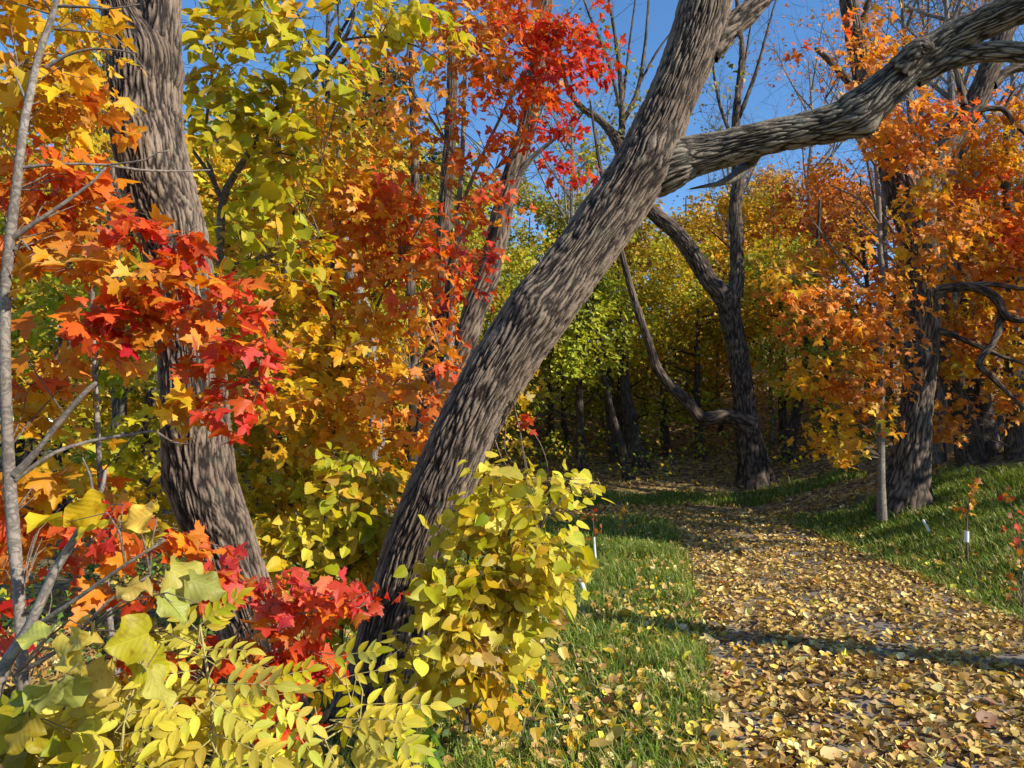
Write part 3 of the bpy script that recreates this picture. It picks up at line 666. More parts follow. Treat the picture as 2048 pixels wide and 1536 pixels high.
# ------------------------------------------------------------------ near saplings and their leaves
b = P(35, 1500, 2.9); b[2] = hz(b[0], b[1])
S1 = Plant('maple_sapling', 'slim smooth grey maple stem at the left edge carrying orange leaves', 'tree', b)
S1.limb('trunk', pxc([(48, 1560, 2.9, 24), (48, 1400, 2.9, 21), (38, 1200, 2.9, 22), (24, 1030, 2.9, 24), (16, 900, 2.9, 22), (10, 700, 2.9, 20), (14, 540, 2.9, 20), (32, 380, 2.9, 18), (48, 250, 2.9, 16), (58, 200, 2.9, 15), (78, 110, 2.9, 14), (105, 30, 2.9, 12), (116, -20, 2.9, 12), (140, -250, 2.9, 7)]), M_STEM, ns=26, step=.03, wob=.05, seed=7)
for rows in ([(30, 950, 2.9, 20), (75, 900, 2.9, 12), (130, 830, 2.9, 12), (170, 785, 2.9, 10), (192, 765, 2.9, 8)],
             [(30, 960, 2.9, 10), (110, 905, 2.95, 8), (200, 878, 3, 7), (260, 870, 3, 6), (310, 862, 3, 5), (345, 884, 3, 4), (378, 890, 3, 3)],
             [(20, 480, 2.9, 14), (70, 445, 2.9, 9), (130, 405, 2.9, 8), (190, 360, 2.9, 6), (212, 335, 2.9, 4)],
             [(42, 335, 2.9, 8), (120, 328, 2.95, 6), (210, 330, 3.0, 5), (280, 340, 3.1, 5), (360, 342, 3.2, 4), (420, 340, 3.3, 3)],
             [(215, 330, 3.0, 4), (290, 320, 3, 4), (315, 305, 3, 3), (345, 300, 3, 2)],
             [(92, 135, 2.9, 9), (130, 112, 2.9, 6), (180, 98, 2.9, 5), (230, 100, 2.9, 4), (275, 106, 2.9, 2)],
             [(118, 12, 2.9, 7), (170, 14, 2.9, 5), (215, 18, 2.9, 4), (280, 8, 2.9, 2)], [(110, 58, 2.9, 6), (160, 62, 2.9, 4), (230, 75, 3, 3), (300, 150, 3, 2)],
             [(30, 500, 2.9, 8), (44, 480, 2.9, 5), (60, 500, 2.9, 4)], [(58, 210, 2.9, 7), (30, 150, 2.9, 4), (36, 130, 2.9, 2)]):
    S1.limb('branch', pxc(rows), M_STEM, ns=9, step=.05, wob=.04)
blobs(S1, 'maple', [(40, 40, 110, 70, 'amb', .9), (150, 150, 90, 80, 'amb', .7), (60, 160, 90, 80, [('amb', 2), ('yel', 1)]), (180, 190, 70, 50, 'org', .9), (80, 270, 90, 60, [('amb', 1), ('gold', 1)]), (170, 60, 60, 50, 'amb', .5),
    (60, 350, 80, 50, 'org'), (130, 370, 90, 50, 'orr'), (120, 430, 110, 50, [('org', 2), ('orr', 2)]), (60, 430, 70, 50, 'orr'), (100, 500, 120, 40, 'org', .8), (60, 540, 60, 35, 'amb', .7),
    (120, 740, 60, 28, [('org', 2), ('orr', 1)], .9), (40, 770, 40, 24, 'orr', .8), (55, 830, 50, 28, 'amb', .8), (60, 960, 80, 45, 'amb'), (150, 960, 50, 40, 'amb', .8), (90, 1040, 110, 50, [('org', 2), ('orr', 1)]), (35, 1000, 60, 50, 'orr'),
    (60, 1090, 60, 30, 'org', .6), (15, 1150, 30, 50, 'orr'), (10, 1240, 20, 40, 'red')], 3.25, .28, .080, rad=.20, m=15, cover=1.25, sub=2, twig=.0035)
S1.finish(single=300)

b = P(330, 1400, 3.0); b[2] = hz(b[0], b[1])
S2 = Plant('maple_sapling', 'spray of red and orange maple leaves hanging across the crooked trunk', 'tree', b)
S2.limb('stem', pxc([(250, 1450, 3.5, 14), (215, 1200, 3.5, 12), (200, 950, 3.5, 11), (190, 750, 3.45, 10), (185, 560, 3.4, 9), (200, 440, 3.4, 6)]), M_STEM, ns=8, step=.1)
S2.limb('branch', pxc([(195, 500, 3.4, 7), (250, 540, 3.2, 6), (300, 600, 3.1, 5), (360, 620, 3.0, 4), (460, 640, 3.0, 3), (560, 640, 3.0, 2)]), M_STEM, ns=6, step=.1)
S2.limb('branch', pxc([(192, 600, 3.4, 6), (260, 620, 3.2, 5), (350, 640, 3.1, 4), (430, 700, 3.05, 3), (520, 770, 3.0, 2)]), M_STEM, ns=6, step=.1)
blobs(S2, 'maple', [(270, 450, 60, 35, [('orr', 1), ('red', 1)]), (330, 480, 60, 40, 'red', .9), (350, 540, 60, 40, 'orr'), (280, 530, 70, 40, 'org', .8), (210, 560, 80, 35, 'org', .7), (240, 640, 90, 26, 'orr', .9), (330, 620, 70, 40, [('orr', 1), ('red', .6)]),
    (400, 590, 60, 40, 'orr'), (440, 600, 60, 45, [('red', 1), ('orr', 1)]), (400, 640, 90, 26, 'orr'), (480, 680, 50, 45, [('orr', 1), ('crim', 1)]), (470, 740, 50, 40, 'orr', .9), (520, 760, 40, 50, 'red', .9), (500, 810, 45, 22, 'red'), (410, 780, 26, 30, 'amb', .6), (170, 690, 80, 30, 'org', .6), (215, 650, 40, 20, 'red', .8)],
    3.0, .16, .076, rad=.16, m=13, cover=1.2, sub=2, twig=.003)
S2.finish(single=300)

b = P(500, 1500, 2.7); b[2] = hz(b[0], b[1])
S3 = Plant('red_maple_seedling', 'low crimson maple leaves reaching right in front of the crooked trunk base', 'shrub', b)
S3.limb('stem', pxc([(500, 1560, 2.7, 9), (470, 1400, 2.75, 8), (440, 1250, 2.8, 7), (430, 1140, 2.85, 5)]), M_STEM, ns=8, step=.1)
S3.limb('branch', pxc([(455, 1320, 2.78, 6), (540, 1240, 2.75, 5), (640, 1220, 2.75, 4), (720, 1215, 2.75, 2)]), M_STEM, ns=6, step=.1)
blobs(S3, 'maple', [(370, 1110, 45, 28, 'orr'), (430, 1120, 40, 30, [('crim', 1), ('orr', 1)]), (460, 1150, 60, 36, [('crim', 1), ('orr', 1)]), (520, 1165, 60, 34, [('crim', 2), ('orr', 1)]), (480, 1200, 60, 24, 'crim', .8), (590, 1170, 60, 36, [('crim', 2), ('orr', 1)]), (650, 1190, 55, 34, 'crim'), (710, 1205, 45, 30, 'red'),
    (620, 1250, 50, 24, 'orr', .5), (520, 1240, 40, 24, 'org', .6), (560, 1290, 40, 24, 'red', .8), (600, 1290, 34, 26, 'red', .7), (250, 1350, 40, 30, 'red', .7), (330, 1330, 60, 28, 'orr', .6), (430, 1310, 90, 24, [('red', 1), ('org', 1)], .7), (540, 1390, 70, 34, 'crim', .8), (480, 1430, 60, 24, 'red', .7), (370, 1400, 60, 24, 'red', .6), (560, 1440, 40, 24, 'red', .5),
    (230, 1030, 40, 24, 'red', .7), (190, 1100, 70, 22, 'orr', .6), (280, 1180, 60, 26, 'orr', .5), (510, 1330, 60, 20, 'orr', .5), (590, 1350, 40, 20, 'red', .5)], 2.75, .12, .062, rad=.13, m=12, cover=.95, sub=2, twig=.0025)
S3.finish(single=300)

# yellow linden behind the crooked tree
b = P(430, 1150, 5.6); b[2] = hz(b[0], b[1])
S4 = Plant('linden_tree', 'young tree with rounded yellow-green leaves and a forked grey stem right of the crooked trunk', 'tree', b)
S4.limb('trunk', pxc([(445, 1300, 5.6, 22), (440, 1000, 5.6, 20), (436, 700, 5.6, 18), (440, 520, 5.6, 17), (446, 400, 5.6, 16), (476, 340, 5.6, 14), (508, 290, 5.5, 13), (545, 230, 5.5, 12), (580, 190, 5.4, 11), (630, 150, 5.4, 10), (680, 90, 5.3, 9), (705, 40, 5.2, 7), (720, -60, 5.2, 5)]), M_STEMD, ns=14, step=.08, wob=.05)
for rows in ([(446, 405, 5.6, 12), (420, 350, 5.6, 9), (385, 300, 5.6, 7), (370, 270, 5.6, 4)], [(430, 370, 5.6, 8), (410, 290, 5.6, 7), (418, 200, 5.5, 6), (425, 120, 5.4, 5), (400, 50, 5.4, 3), (385, -30, 5.4, 2)],
             [(640, 145, 5.4, 6), (680, 85, 5.4, 6), (677, 30, 5.3, 5), (670, -40, 5.3, 3)], [(690, 80, 5.3, 5), (760, 72, 5.2, 5), (840, 95, 5.1, 4), (890, 130, 5.0, 2)], [(500, 310, 5.5, 6), (560, 305, 5.4, 4), (640, 330, 5.3, 2)],
             [(442, 535, 5.6, 6), (500, 520, 5.4, 5), (560, 505, 5.2, 4), (640, 470, 5.1, 2)], [(425, 130, 5.4, 4), (470, 60, 5.3, 3), (480, 0, 5.3, 2)], [(575, 195, 5.4, 4), (600, 120, 5.3, 3), (590, 40, 5.3, 2)]):
    S4.limb('branch', pxc(rows), M_STEMD, ns=7, step=.1)
blobs(S4, 'ovate', [(430, 40, 70, 60, [('yel', 1), ('yg', 2)], .9), (510, 60, 80, 60, 'yg'), (400, 120, 50, 50, 'yel', .9), (470, 150, 80, 60, 'yg'), (540, 150, 60, 50, 'yg', .8), (500, 230, 80, 50, 'yg', .9), (430, 240, 60, 50, [('yel', 1), ('yg', 1)], .6), (450, 320, 60, 50, 'yg', .45), (560, 260, 80, 40, 'yg', .8),
    (600, 300, 60, 40, 'yg', .6), (520, 340, 60, 40, 'yg', .7), (500, 420, 70, 50, 'yg', .7), (560, 390, 60, 40, 'yg', .6), (540, 500, 80, 30, 'yg', .8), (600, 510, 40, 26, 'yg', .6), (440, 480, 40, 40, 'yg', .4), (640, 220, 60, 30, 'yg', .5), (420, 560, 30, 30, 'yel', .5),
    (700, 30, 60, 40, 'yel', .7), (780, 40, 60, 40, [('yg', 1), ('lem', 1)]), (840, 30, 50, 36, 'lem', .8), (870, 70, 50, 30, 'yg', .7), (700, 170, 40, 26, 'yg', .5), (600, 80, 60, 50, 'yg', .5), (530, 20, 60, 30, 'yel', .8), (650, 10, 60, 30, 'yel', .6)], 5.2, .35, .098, rad=.26, m=15, cover=1.1, sub=2, twig=.004)
S4.finish(single=300)

# orange and amber maples filling the middle
b = P(650, 1120, 6.6); b[2] = hz(b[0], b[1])
S5 = Plant('orange_maple', 'young maple with amber and orange leaves filling the gap left of the leaning trunk', 'tree', b)
S5.limb('trunk', pxc([(660, 1180, 6.6, 16), (655, 1000, 6.6, 14), (672, 850, 6.6, 13), (668, 700, 6.6, 12), (664, 560, 6.6, 11), (680, 420, 6.6, 9), (676, 300, 6.6, 7), (690, 150, 6.6, 5)]), M_STEMD, ns=10, step=.1, wob=.05)
S5.limb('branch', pxc([(670, 760, 6.6, 9), (740, 640, 6.4, 7), (800, 520, 6.2, 5), (860, 420, 6.0, 3)]), M_STEMD, ns=7, step=.1)
S5.limb('branch', pxc([(668, 640, 6.6, 8), (620, 520, 6.5, 6), (600, 380, 6.4, 4), (590, 260, 6.4, 3)]), M_STEMD, ns=7, step=.1)
S5.limb('branch', pxc([(662, 880, 6.6, 8), (730, 820, 6.4, 6), (820, 740, 6.2, 4), (880, 700, 6.0, 3)]), M_STEMD, ns=7, step=.1)
blobs(S5, 'maple', [(610, 280, 90, 40, 'amb', .9), (680, 250, 80, 50, [('yel', 1), ('amb', 1)], .9), (560, 330, 60, 50, 'yel', .6), (640, 350, 90, 50, 'amb'), (700, 330, 60, 50, 'amb', .8), (650, 430, 90, 50, [('amb', 2), ('org', 1)]), (740, 400, 80, 50, 'org'), (800, 400, 70, 50, 'orr'), (850, 450, 60, 50, 'orr'), (780, 460, 90, 50, 'org'),
    (870, 500, 50, 40, [('orr', 2), ('red', 1)]), (640, 510, 90, 40, 'amb', .9), (740, 520, 80, 40, 'org', .9), (820, 560, 70, 40, 'org', .9), (880, 590, 50, 30, 'orr', .8), (600, 580, 80, 50, [('yel', 1), ('amb', 1)], .8), (700, 600, 90, 40, 'amb', .9), (780, 630, 60, 40, 'org', .7), (660, 680, 90, 50, 'amb'), (740, 700, 70, 50, 'amb', .9),
    (590, 700, 80, 60, [('yel', 2), ('amb', 1)]), (700, 770, 90, 50, [('amb', 2), ('org', 1)]), (790, 770, 60, 50, 'org'), (620, 790, 80, 50, 'amb'), (840, 800, 50, 40, [('orr', 1), ('org', 1)], .9), (880, 720, 60, 30, 'orr', .8), (740, 850, 90, 40, 'amb'), (650, 870, 70, 40, 'amb'), (820, 870, 60, 40, 'org', .9), (760, 930, 70, 36, 'amb', .8), (570, 850, 60, 50, 'yel', .9), (850, 660, 50, 30, 'org', .6), (800, 990, 40, 40, 'org', .7)],
    6.2, .7, .092, rad=.30, m=15, cover=.9, sub=1, twig=.004)
S5.finish(single=300)

b = P(905, 1000, 8.6); b[2] = hz(b[0], b[1])
S6 = Plant('scarlet_maple', 'maple hung with scarlet and orange leaves against the sky, top centre', 'tree', b)
S6.limb('trunk', pxc([(880, 1060, 8.6, 18), (895, 800, 8.6, 16), (905, 620, 8.6, 14), (915, 450, 8.6, 12), (925, 300, 8.6, 10), (930, 150, 8.6, 8), (940, -50, 8.6, 6)]), M_STEM, ns=10, step=.15, wob=.05)
S6.limb('branch', pxc([(918, 420, 8.6, 9), (970, 300, 8.3, 7), (1030, 180, 8.0, 5), (1100, 80, 7.8, 3)]), M_STEM, ns=7, step=.15)
S6.limb('branch', pxc([(910, 520, 8.6, 8), (940, 430, 8.4, 6), (990, 340, 8.2, 4), (1060, 290, 8.0, 3)]), M_STEM, ns=7, step=.15)
S6.limb('branch', pxc([(922, 330, 8.6, 7), (850, 220, 8.3, 5), (780, 130, 8.2, 3)]), M_STEM, ns=7, step=.15)
blobs(S6, 'maple', [(960, 30, 80, 36, 'org'), (1050, 20, 90, 36, 'orr'), (1130, 40, 50, 30, 'red', .9), (1000, 90, 70, 36, 'org', .9), (1090, 80, 60, 40, [('orr', 1), ('red', 1)]), (1150, 100, 50, 36, 'red'), (1180, 110, 36, 30, 'red', .9), (1200, 8, 30, 16, 'red', .8), (1060, 130, 60, 36, [('red', 1), ('orr', 1)], .9), (1120, 150, 50, 30, 'red', .9),
    (950, 130, 50, 40, 'org', .7), (890, 60, 60, 50, 'org', .8), (880, 150, 60, 50, 'org', .6), (1040, 190, 50, 30, 'orr', .8), (1090, 200, 40, 26, 'red', .9), (1140, 215, 26, 16, 'red', .8), (1010, 220, 40, 30, 'orr', .7), (960, 240, 40, 34, 'orr', .7), (1070, 250, 40, 26, 'orr', .6), (1120, 280, 28, 20, 'red', .9), (1100, 320, 30, 24, 'red', .9), (1130, 335, 24, 14, 'red', .8),
    (1010, 290, 30, 26, 'orr', .6), (960, 320, 40, 36, 'orr', .6), (990, 360, 26, 26, 'red', .6), (840, 250, 50, 40, 'org', .6), (780, 220, 50, 40, 'org', .6), (760, 300, 50, 30, 'org', .7), (850, 330, 50, 40, 'org', .6), (950, 430, 36, 40, 'orr', .7), (990, 420, 20, 40, 'orr', .6), (930, 520, 30, 40, 'orr', .6), (975, 500, 20, 30, 'red', .6), (770, 120, 60, 50, 'org', .5), (920, 600, 36, 26, 'red', .7), (900, 680, 40, 40, 'orr', .6), (940, 60, 60, 30, 'org', .6), (820, 190, 40, 40, 'org', .5)],
    7.8, .7, .098, rad=.30, m=13, cover=1.05, sub=1, twig=.004)
S6.finish(single=300)

# yellow-green low maples behind the crooked tree
b = P(280, 1060, 6.4); b[2] = hz(b[0], b[1])
S7 = Plant('yellow_maple', 'low maple with yellow-green leaves between the grey sapling and the crooked trunk', 'tree', b)
S7.limb('trunk', pxc([(240, 1120, 6.8, 14), (235, 950, 6.8, 12), (245, 800, 6.8, 10), (230, 600, 6.8, 8), (240, 400, 6.8, 6), (220, 200, 6.8, 4)]), M_STEMD, ns=8, step=.15)
blobs(S7, 'maple', [(270, 760, 60, 36, [('lime', 2), ('yg', 1)], .9), (230, 720, 40, 30, 'yg', .5), (300, 830, 60, 30, 'yg', .7), (270, 880, 50, 30, 'yg', .6), (230, 930, 70, 30, [('yg', 1), ('lime', 1)]), (290, 960, 60, 40, 'yel', .9), (190, 880, 60, 20, 'yg', .5), (210, 1000, 50, 30, 'yg', .6), (150, 900, 40, 24, 'lime', .6),
    (310, 1040, 50, 40, 'yel', .8), (130, 640, 60, 40, 'lime', .5), (60, 600, 60, 40, 'lime', .5), (200, 300, 60, 60, 'yel', .5), (120, 560, 60, 40, [('lime', 1), ('yg', 1)], .6), (40, 700, 50, 30, 'lime', .5), (250, 470, 50, 50, 'yg', .4), (60, 330, 60, 60, 'gold', .5), (180, 130, 60, 60, 'yel', .6), (100, 220, 60, 60, 'gold', .6), (30, 450, 50, 50, 'lime', .5)], 6.4, .5, .095, rad=.28, m=16, cover=1.2)
S7.finish(single=300)
b = P(520, 1130, 7.0); b[2] = hz(b[0], b[1])
S8 = Plant('yellow_maple', 'leafy yellow maple immediately right of the crooked trunk, below the linden', 'tree', b)
S8.limb('trunk', pxc([(565, 1150, 7, 14), (562, 950, 7, 12), (555, 800, 7, 10), (545, 600, 7, 8), (530, 480, 7, 5)]), M_STEM, ns=8, step=.15)
blobs(S8, 'maple', [(500, 560, 50, 40, 'yel', .7), (560, 600, 60, 40, 'yel', .8), (510, 680, 50, 40, 'yel', .8), (550, 740, 60, 50, 'yel'), (490, 760, 40, 50, 'yel', .6), (520, 840, 60, 50, [('yel', 1), ('yg', 1)]), (480, 900, 40, 50, 'yg', .9), (560, 910, 60, 50, [('yel', 1), ('amb', 1)]), (500, 980, 60, 50, 'yg', .9), (580, 980, 60, 40, 'yel', .8), (640, 940, 60, 40, 'yg', .7), (540, 1050, 60, 40, 'yg', .8), (620, 1030, 60, 40, [('amb', 1), ('yel', 1)], .8), (700, 960, 50, 36, 'gold', .8), (480, 470, 40, 30, 'yel', .5), (700, 1020, 60, 40, 'yg', .7)], 6.8, .45, .095, rad=.28, m=16, cover=1.3)
S8.finish(single=300)

# right-hand orange maples
b = P(1765, 1015, 10.6); b[2] = hz(b[0], b[1])
S9 = Plant('orange_maple', 'slender speckled grey stem beside the forked tree with drooping orange leaves', 'tree', b)
S9.limb('trunk', pxc([(1764, 1040, 11.4, 20), (1762, 950, 11.4, 16), (1762, 800, 11.4, 14), (1760, 680, 11.4, 13), (1768, 580, 11.4, 12), (1760, 500, 11.4, 11), (1757, 400, 11.4, 10), (1750, 300, 11.4, 8), (1745, 150, 11.4, 5)]), M_STEM, ns=14, step=.1, wob=.04)
for rows in ([(1766, 600, 11.4, 8), (1790, 530, 11.2, 5), (1820, 440, 11.0, 4), (1850, 330, 10.8, 3)], [(1760, 690, 11.4, 6), (1720, 620, 11.2, 5), (1670, 560, 11, 3)], [(1766, 720, 11.4, 6), (1800, 690, 11.3, 4), (1830, 670, 11.2, 2)], [(1750, 330, 11.4, 6), (1700, 260, 11.2, 4), (1650, 200, 11, 3)], [(1759, 450, 11.4, 6), (1720, 400, 11.2, 4), (1660, 370, 11, 3)]):
    S9.limb('branch', pxc(rows), M_STEM, ns=7, step=.15)
blobs(S9, 'maple', [(1780, 225, 40, 26, 'org', .8), (1830, 250, 60, 30, 'org', .9), (1800, 290, 60, 30, 'org'), (1870, 290, 50, 30, 'org', .8), (1830, 330, 50, 26, 'org', .8), (1880, 230, 40, 26, 'orr', .6), (1700, 200, 50, 20, 'org', .8), (1740, 60, 30, 40, 'org', .6), (1780, 80, 30, 40, 'org', .7), (1680, 90, 26, 20, 'org', .6), (1650, 75, 26, 12, 'orr', .8), (1720, 130, 40, 36, 'org', .5),
    (1820, 400, 36, 30, 'amb', .8), (1860, 450, 50, 36, 'org', .8), (1900, 400, 50, 40, 'org', .8), (1880, 500, 50, 26, 'org', .6), (1830, 500, 30, 24, 'amb', .5), (1660, 510, 60, 30, [('org', 1), ('amb', 1)], .9), (1700, 580, 60, 30, 'org', .8), (1640, 640, 50, 30, 'org', .9), (1700, 660, 60, 30, 'org', .9), (1740, 620, 40, 40, 'org', .7), (1680, 720, 70, 26, [('org', 1), ('amb', 1)], .9),
    (1640, 760, 50, 26, 'amb', .9), (1700, 780, 60, 26, 'org', .9), (1740, 740, 36, 30, 'org', .7), (1690, 830, 60, 24, 'amb', .8), (1740, 810, 30, 30, 'org', .7), (1680, 880, 46, 18, 'amb', 1.2), (1720, 890, 36, 14, 'amb', 1.0), (1790, 620, 30, 60, 'org', .6), (1790, 740, 24, 50, 'org', .6), (1600, 600, 50, 30, 'org', .8), (1560, 560, 50, 26, 'amb', .7)], 10.6, .7, .11, rad=.36, m=16, cover=1.15, sub=1)
S9.finish(single=300)
b = P(1990, 900, 13.2); b[2] = hz(b[0], b[1])
S10 = Plant('orange_maple', 'broad maple at the right edge with orange and yellow leaves behind the curling branch', 'tree', b)
S10.limb('trunk', pxc([(2030, 920, 13.5, 40), (2028, 800, 13.5, 32), (2020, 650, 13.5, 28), (2030, 500, 13.5, 22), (2010, 350, 13.5, 16), (2020, 200, 13.5, 8)]), M_BARKF, ns=16, step=.15, wob=.05)
S10.limb('branch', pxc([(2026, 640, 13.5, 18), (1960, 560, 13.3, 12), (1900, 470, 13, 7), (1850, 420, 12.8, 4)]), M_BARKF, ns=8, step=.2)
S10.limb('branch', pxc([(2026, 760, 13.5, 16), (1960, 720, 13.2, 10), (1900, 690, 13, 5)]), M_BARKF, ns=8, step=.2)
blobs(S10, 'maple', [(1980, 230, 60, 36, [('org', 2), ('orr', 1)], .7), (2030, 260, 40, 50, 'amb', .8), (1960, 300, 50, 40, 'org', .7), (2010, 340, 60, 36, 'amb', .8), (1950, 380, 60, 36, 'orr', .8), (2020, 420, 50, 36, 'org'), (1940, 450, 60, 36, 'org'), (2000, 480, 60, 30, 'orr', .9), (1920, 530, 50, 30, 'org', .8), (1990, 540, 60, 30, 'org', .9), (1940, 600, 50, 36, 'amb', .9), (2020, 600, 40, 36, 'org', .8), (1910, 650, 40, 40, 'org', .8), (1970, 660, 60, 36, [('org', 1), ('amb', 1)], .8),
    (1910, 730, 40, 24, 'amb', 1.1), (1960, 720, 40, 24, 'org', .9), (2030, 700, 30, 40, 'gold', .8), (1990, 800, 50, 26, 'org', .8), (1920, 830, 40, 24, 'org', .6), (2040, 780, 26, 50, 'amb', .8), (1890, 860, 26, 20, 'org', .8), (1830, 560, 40, 36, 'org', .4), (2030, 510, 36, 40, 'orr', .7), (1960, 500, 60, 36, 'amb', .7)], 12.8, .7, .11, rad=.4, m=17, cover=1.2)
S10.finish(single=300)

# ------------------------------------------------------------------ shrubs at the foot of the leaning tree
def shrub(name, label, bx, bd, stems, B, d, dd, size, shape, mat=None, stem=M_TWIG, **kw):
    b = P(bx[0], bx[1], bd); b[2] = hz(b[0], b[1])
    s = Plant(name, label, 'shrub', b); s.mtw = kw.pop('mtw', M_TWIG); sg = kw.pop('single', 300); smat = kw.pop('smat', None)
    for rows in stems: s.limb('stem', pxc(rows), stem, ns=6, step=.08)
    blobs(s, shape, B, d, dd, size, **kw); s.finish(single=sg, single_mat=smat, mass_mat=mat); return s
shrub('linden_shrub', 'bushy yellow shrub with rounded leaves on the right of the leaning trunk base', (960, 1400), 3.9,
      [[(930, 1460, 3.9, 12), (960, 1300, 3.9, 9), (1000, 1120, 3.9, 7), (1060, 960, 3.8, 4)], [(940, 1450, 3.9, 9), (1000, 1250, 3.8, 6), (1080, 1060, 3.7, 4), (1140, 980, 3.7, 2)], [(935, 1450, 3.9, 8), (930, 1200, 3.9, 6), (950, 1000, 3.9, 4)]],
      [(1000, 970, 50, 30, 'lem', .9), (1060, 950, 50, 26, 'lem', .7), (1110, 960, 40, 40, 'lem', .8), (970, 1040, 50, 50, [('yel', 1), ('yg', 1)]), (1040, 1030, 60, 40, 'lem', .8), (1100, 1080, 50, 40, 'lem', .8), (1000, 1100, 70, 50, [('yel', 1), ('yg', 1)]), (940, 1120, 40, 60, 'yg', .8), (1060, 1130, 50, 50, 'lem', .9),
       (990, 1190, 80, 50, [('yel', 2), ('yg', 1)]), (1060, 1220, 36, 50, 'lem', .8), (930, 1220, 50, 50, 'lem', .9), (1000, 1270, 80, 40, 'lem'), (920, 1300, 50, 40, [('yel', 1), ('lem', 1)], .9), (990, 1330, 70, 30, 'yel', .8), (930, 1370, 60, 30, 'yel', .8), (890, 1180, 26, 40, 'yg', .5), (870, 1120, 20, 30, 'yg', .4), (1120, 1100, 30, 20, 'yg', .9), (1085, 1000, 40, 40, 'yg', .6), (1040, 1180, 60, 60, [('yg', 1), ('tan', 1)], .5), (960, 1250, 80, 80, 'tan', .25), (870, 1330, 40, 60, 'lem', .6), (840, 1250, 30, 40, 'lem', .35), (800, 1390, 50, 30, 'lem', .5), (900, 1060, 30, 30, 'lem', .4), (1090, 1180, 20, 40, 'lem', .7), (1000, 1380, 60, 20, 'gold', .6), (1070, 1290, 24, 30, 'tan', .8)],
      3.75, .30, .066, 'ovate', rad=.17, m=12, cover=1.75, sub=2, twig=.003)
shrub('yellow_bush', 'tangled yellow-green bush behind and left of the leaning trunk base', (700, 1300), 4.9,
      [[(680, 1330, 4.9, 10), (690, 1150, 4.9, 8), (720, 980, 4.9, 4)], [(670, 1330, 4.9, 9), (620, 1150, 4.9, 6), (590, 1020, 4.9, 3)]],
      [(560, 1080, 60, 50, 'yel', .8), (640, 1060, 60, 50, 'lem', .9), (650, 1200, 50, 40, 'yg', .6), (700, 1250, 40, 40, 'yel', .5), (720, 980, 60, 40, [('yg', 1), ('gold', 1)], .8), (720, 1060, 60, 50, 'yg', .9), (660, 1130, 60, 40, 'yg', .7), (730, 1140, 50, 40, 'yel', .8), (590, 1160, 50, 30, 'yg', .5), (740, 1230, 30, 40, 'yel', .6), (780, 960, 30, 30, 'yg', .7), (690, 930, 50, 26, 'yg', .7), (780, 1060, 20, 40, 'yg', .6)],
      4.9, .25, .076, 'ovate', rad=.2, m=13, cover=2.5, sub=2, twig=.003)
shrub('wild_vine', 'large blotchy yellow vine leaves beside the bottom of the grey stem, lower left', (120, 1500), 2.2,
      [[(-40, 1480, 2.2, 26), (10, 1330, 2.2, 24), (60, 1250, 2.2, 20), (110, 1140, 2.2, 18), (160, 1060, 2.2, 14), (205, 975, 2.2, 10), (212, 940, 2.2, 6)], [(60, 1260, 2.2, 12), (150, 1200, 2.15, 9), (250, 1130, 2.1, 7), (330, 1080, 2.1, 5)], [(30, 1350, 2.2, 8), (120, 1300, 2.15, 7), (220, 1200, 2.1, 6), (300, 1150, 2.1, 4)], [(190, 1010, 2.2, 7), (180, 950, 2.2, 5), (165, 915, 2.2, 3)]],
      [(240, 1280, 50, 30, 'vine', 1), (335, 1270, 34, 30, 'vine', .8), (130, 1250, 40, 40, 'vine', .5), (290, 1180, 40, 24, 'vine', .8), (290, 1050, 30, 30, 'gold', .5), (90, 1380, 50, 40, 'olive', .8), (50, 1440, 50, 30, 'olive', .6), (230, 1020, 30, 14, 'yel', .6)],
      2.1, .12, .102, 'grape', rad=.12, m=2, cover=.85, sub=0, twig=.004, stem=M_STEM, smat=M_VEIN, up=.5, spread=.7)
shrub('yellow_undergrowth', 'thicket of pointed bright yellow leaves along the bottom left of the picture', (200, 1560), 2.5,
      [[(130, 1620, 2.5, 8), (180, 1480, 2.5, 6), (240, 1380, 2.5, 4)], [(300, 1620, 2.5, 8), (290, 1500, 2.5, 6), (300, 1400, 2.5, 4)]],
      [(110, 1500, 70, 36, 'yg', .7), (60, 1450, 50, 40, 'olive', .6), (180, 1470, 60, 30, 'yg', .6), (290, 1400, 60, 40, 'lem', .9), (270, 1480, 60, 36, 'lem', .6), (150, 1420, 60, 30, 'yg', .5), (400, 1500, 60, 30, 'lem', .6), (200, 1390, 40, 30, 'lem', .6), (40, 1530, 50, 20, 'yg', .6)],
      2.5, .15, .085, 'ovate', rad=.13, m=9, cover=1.1, sub=2, twig=.0025, mtw=M_GSTEM)

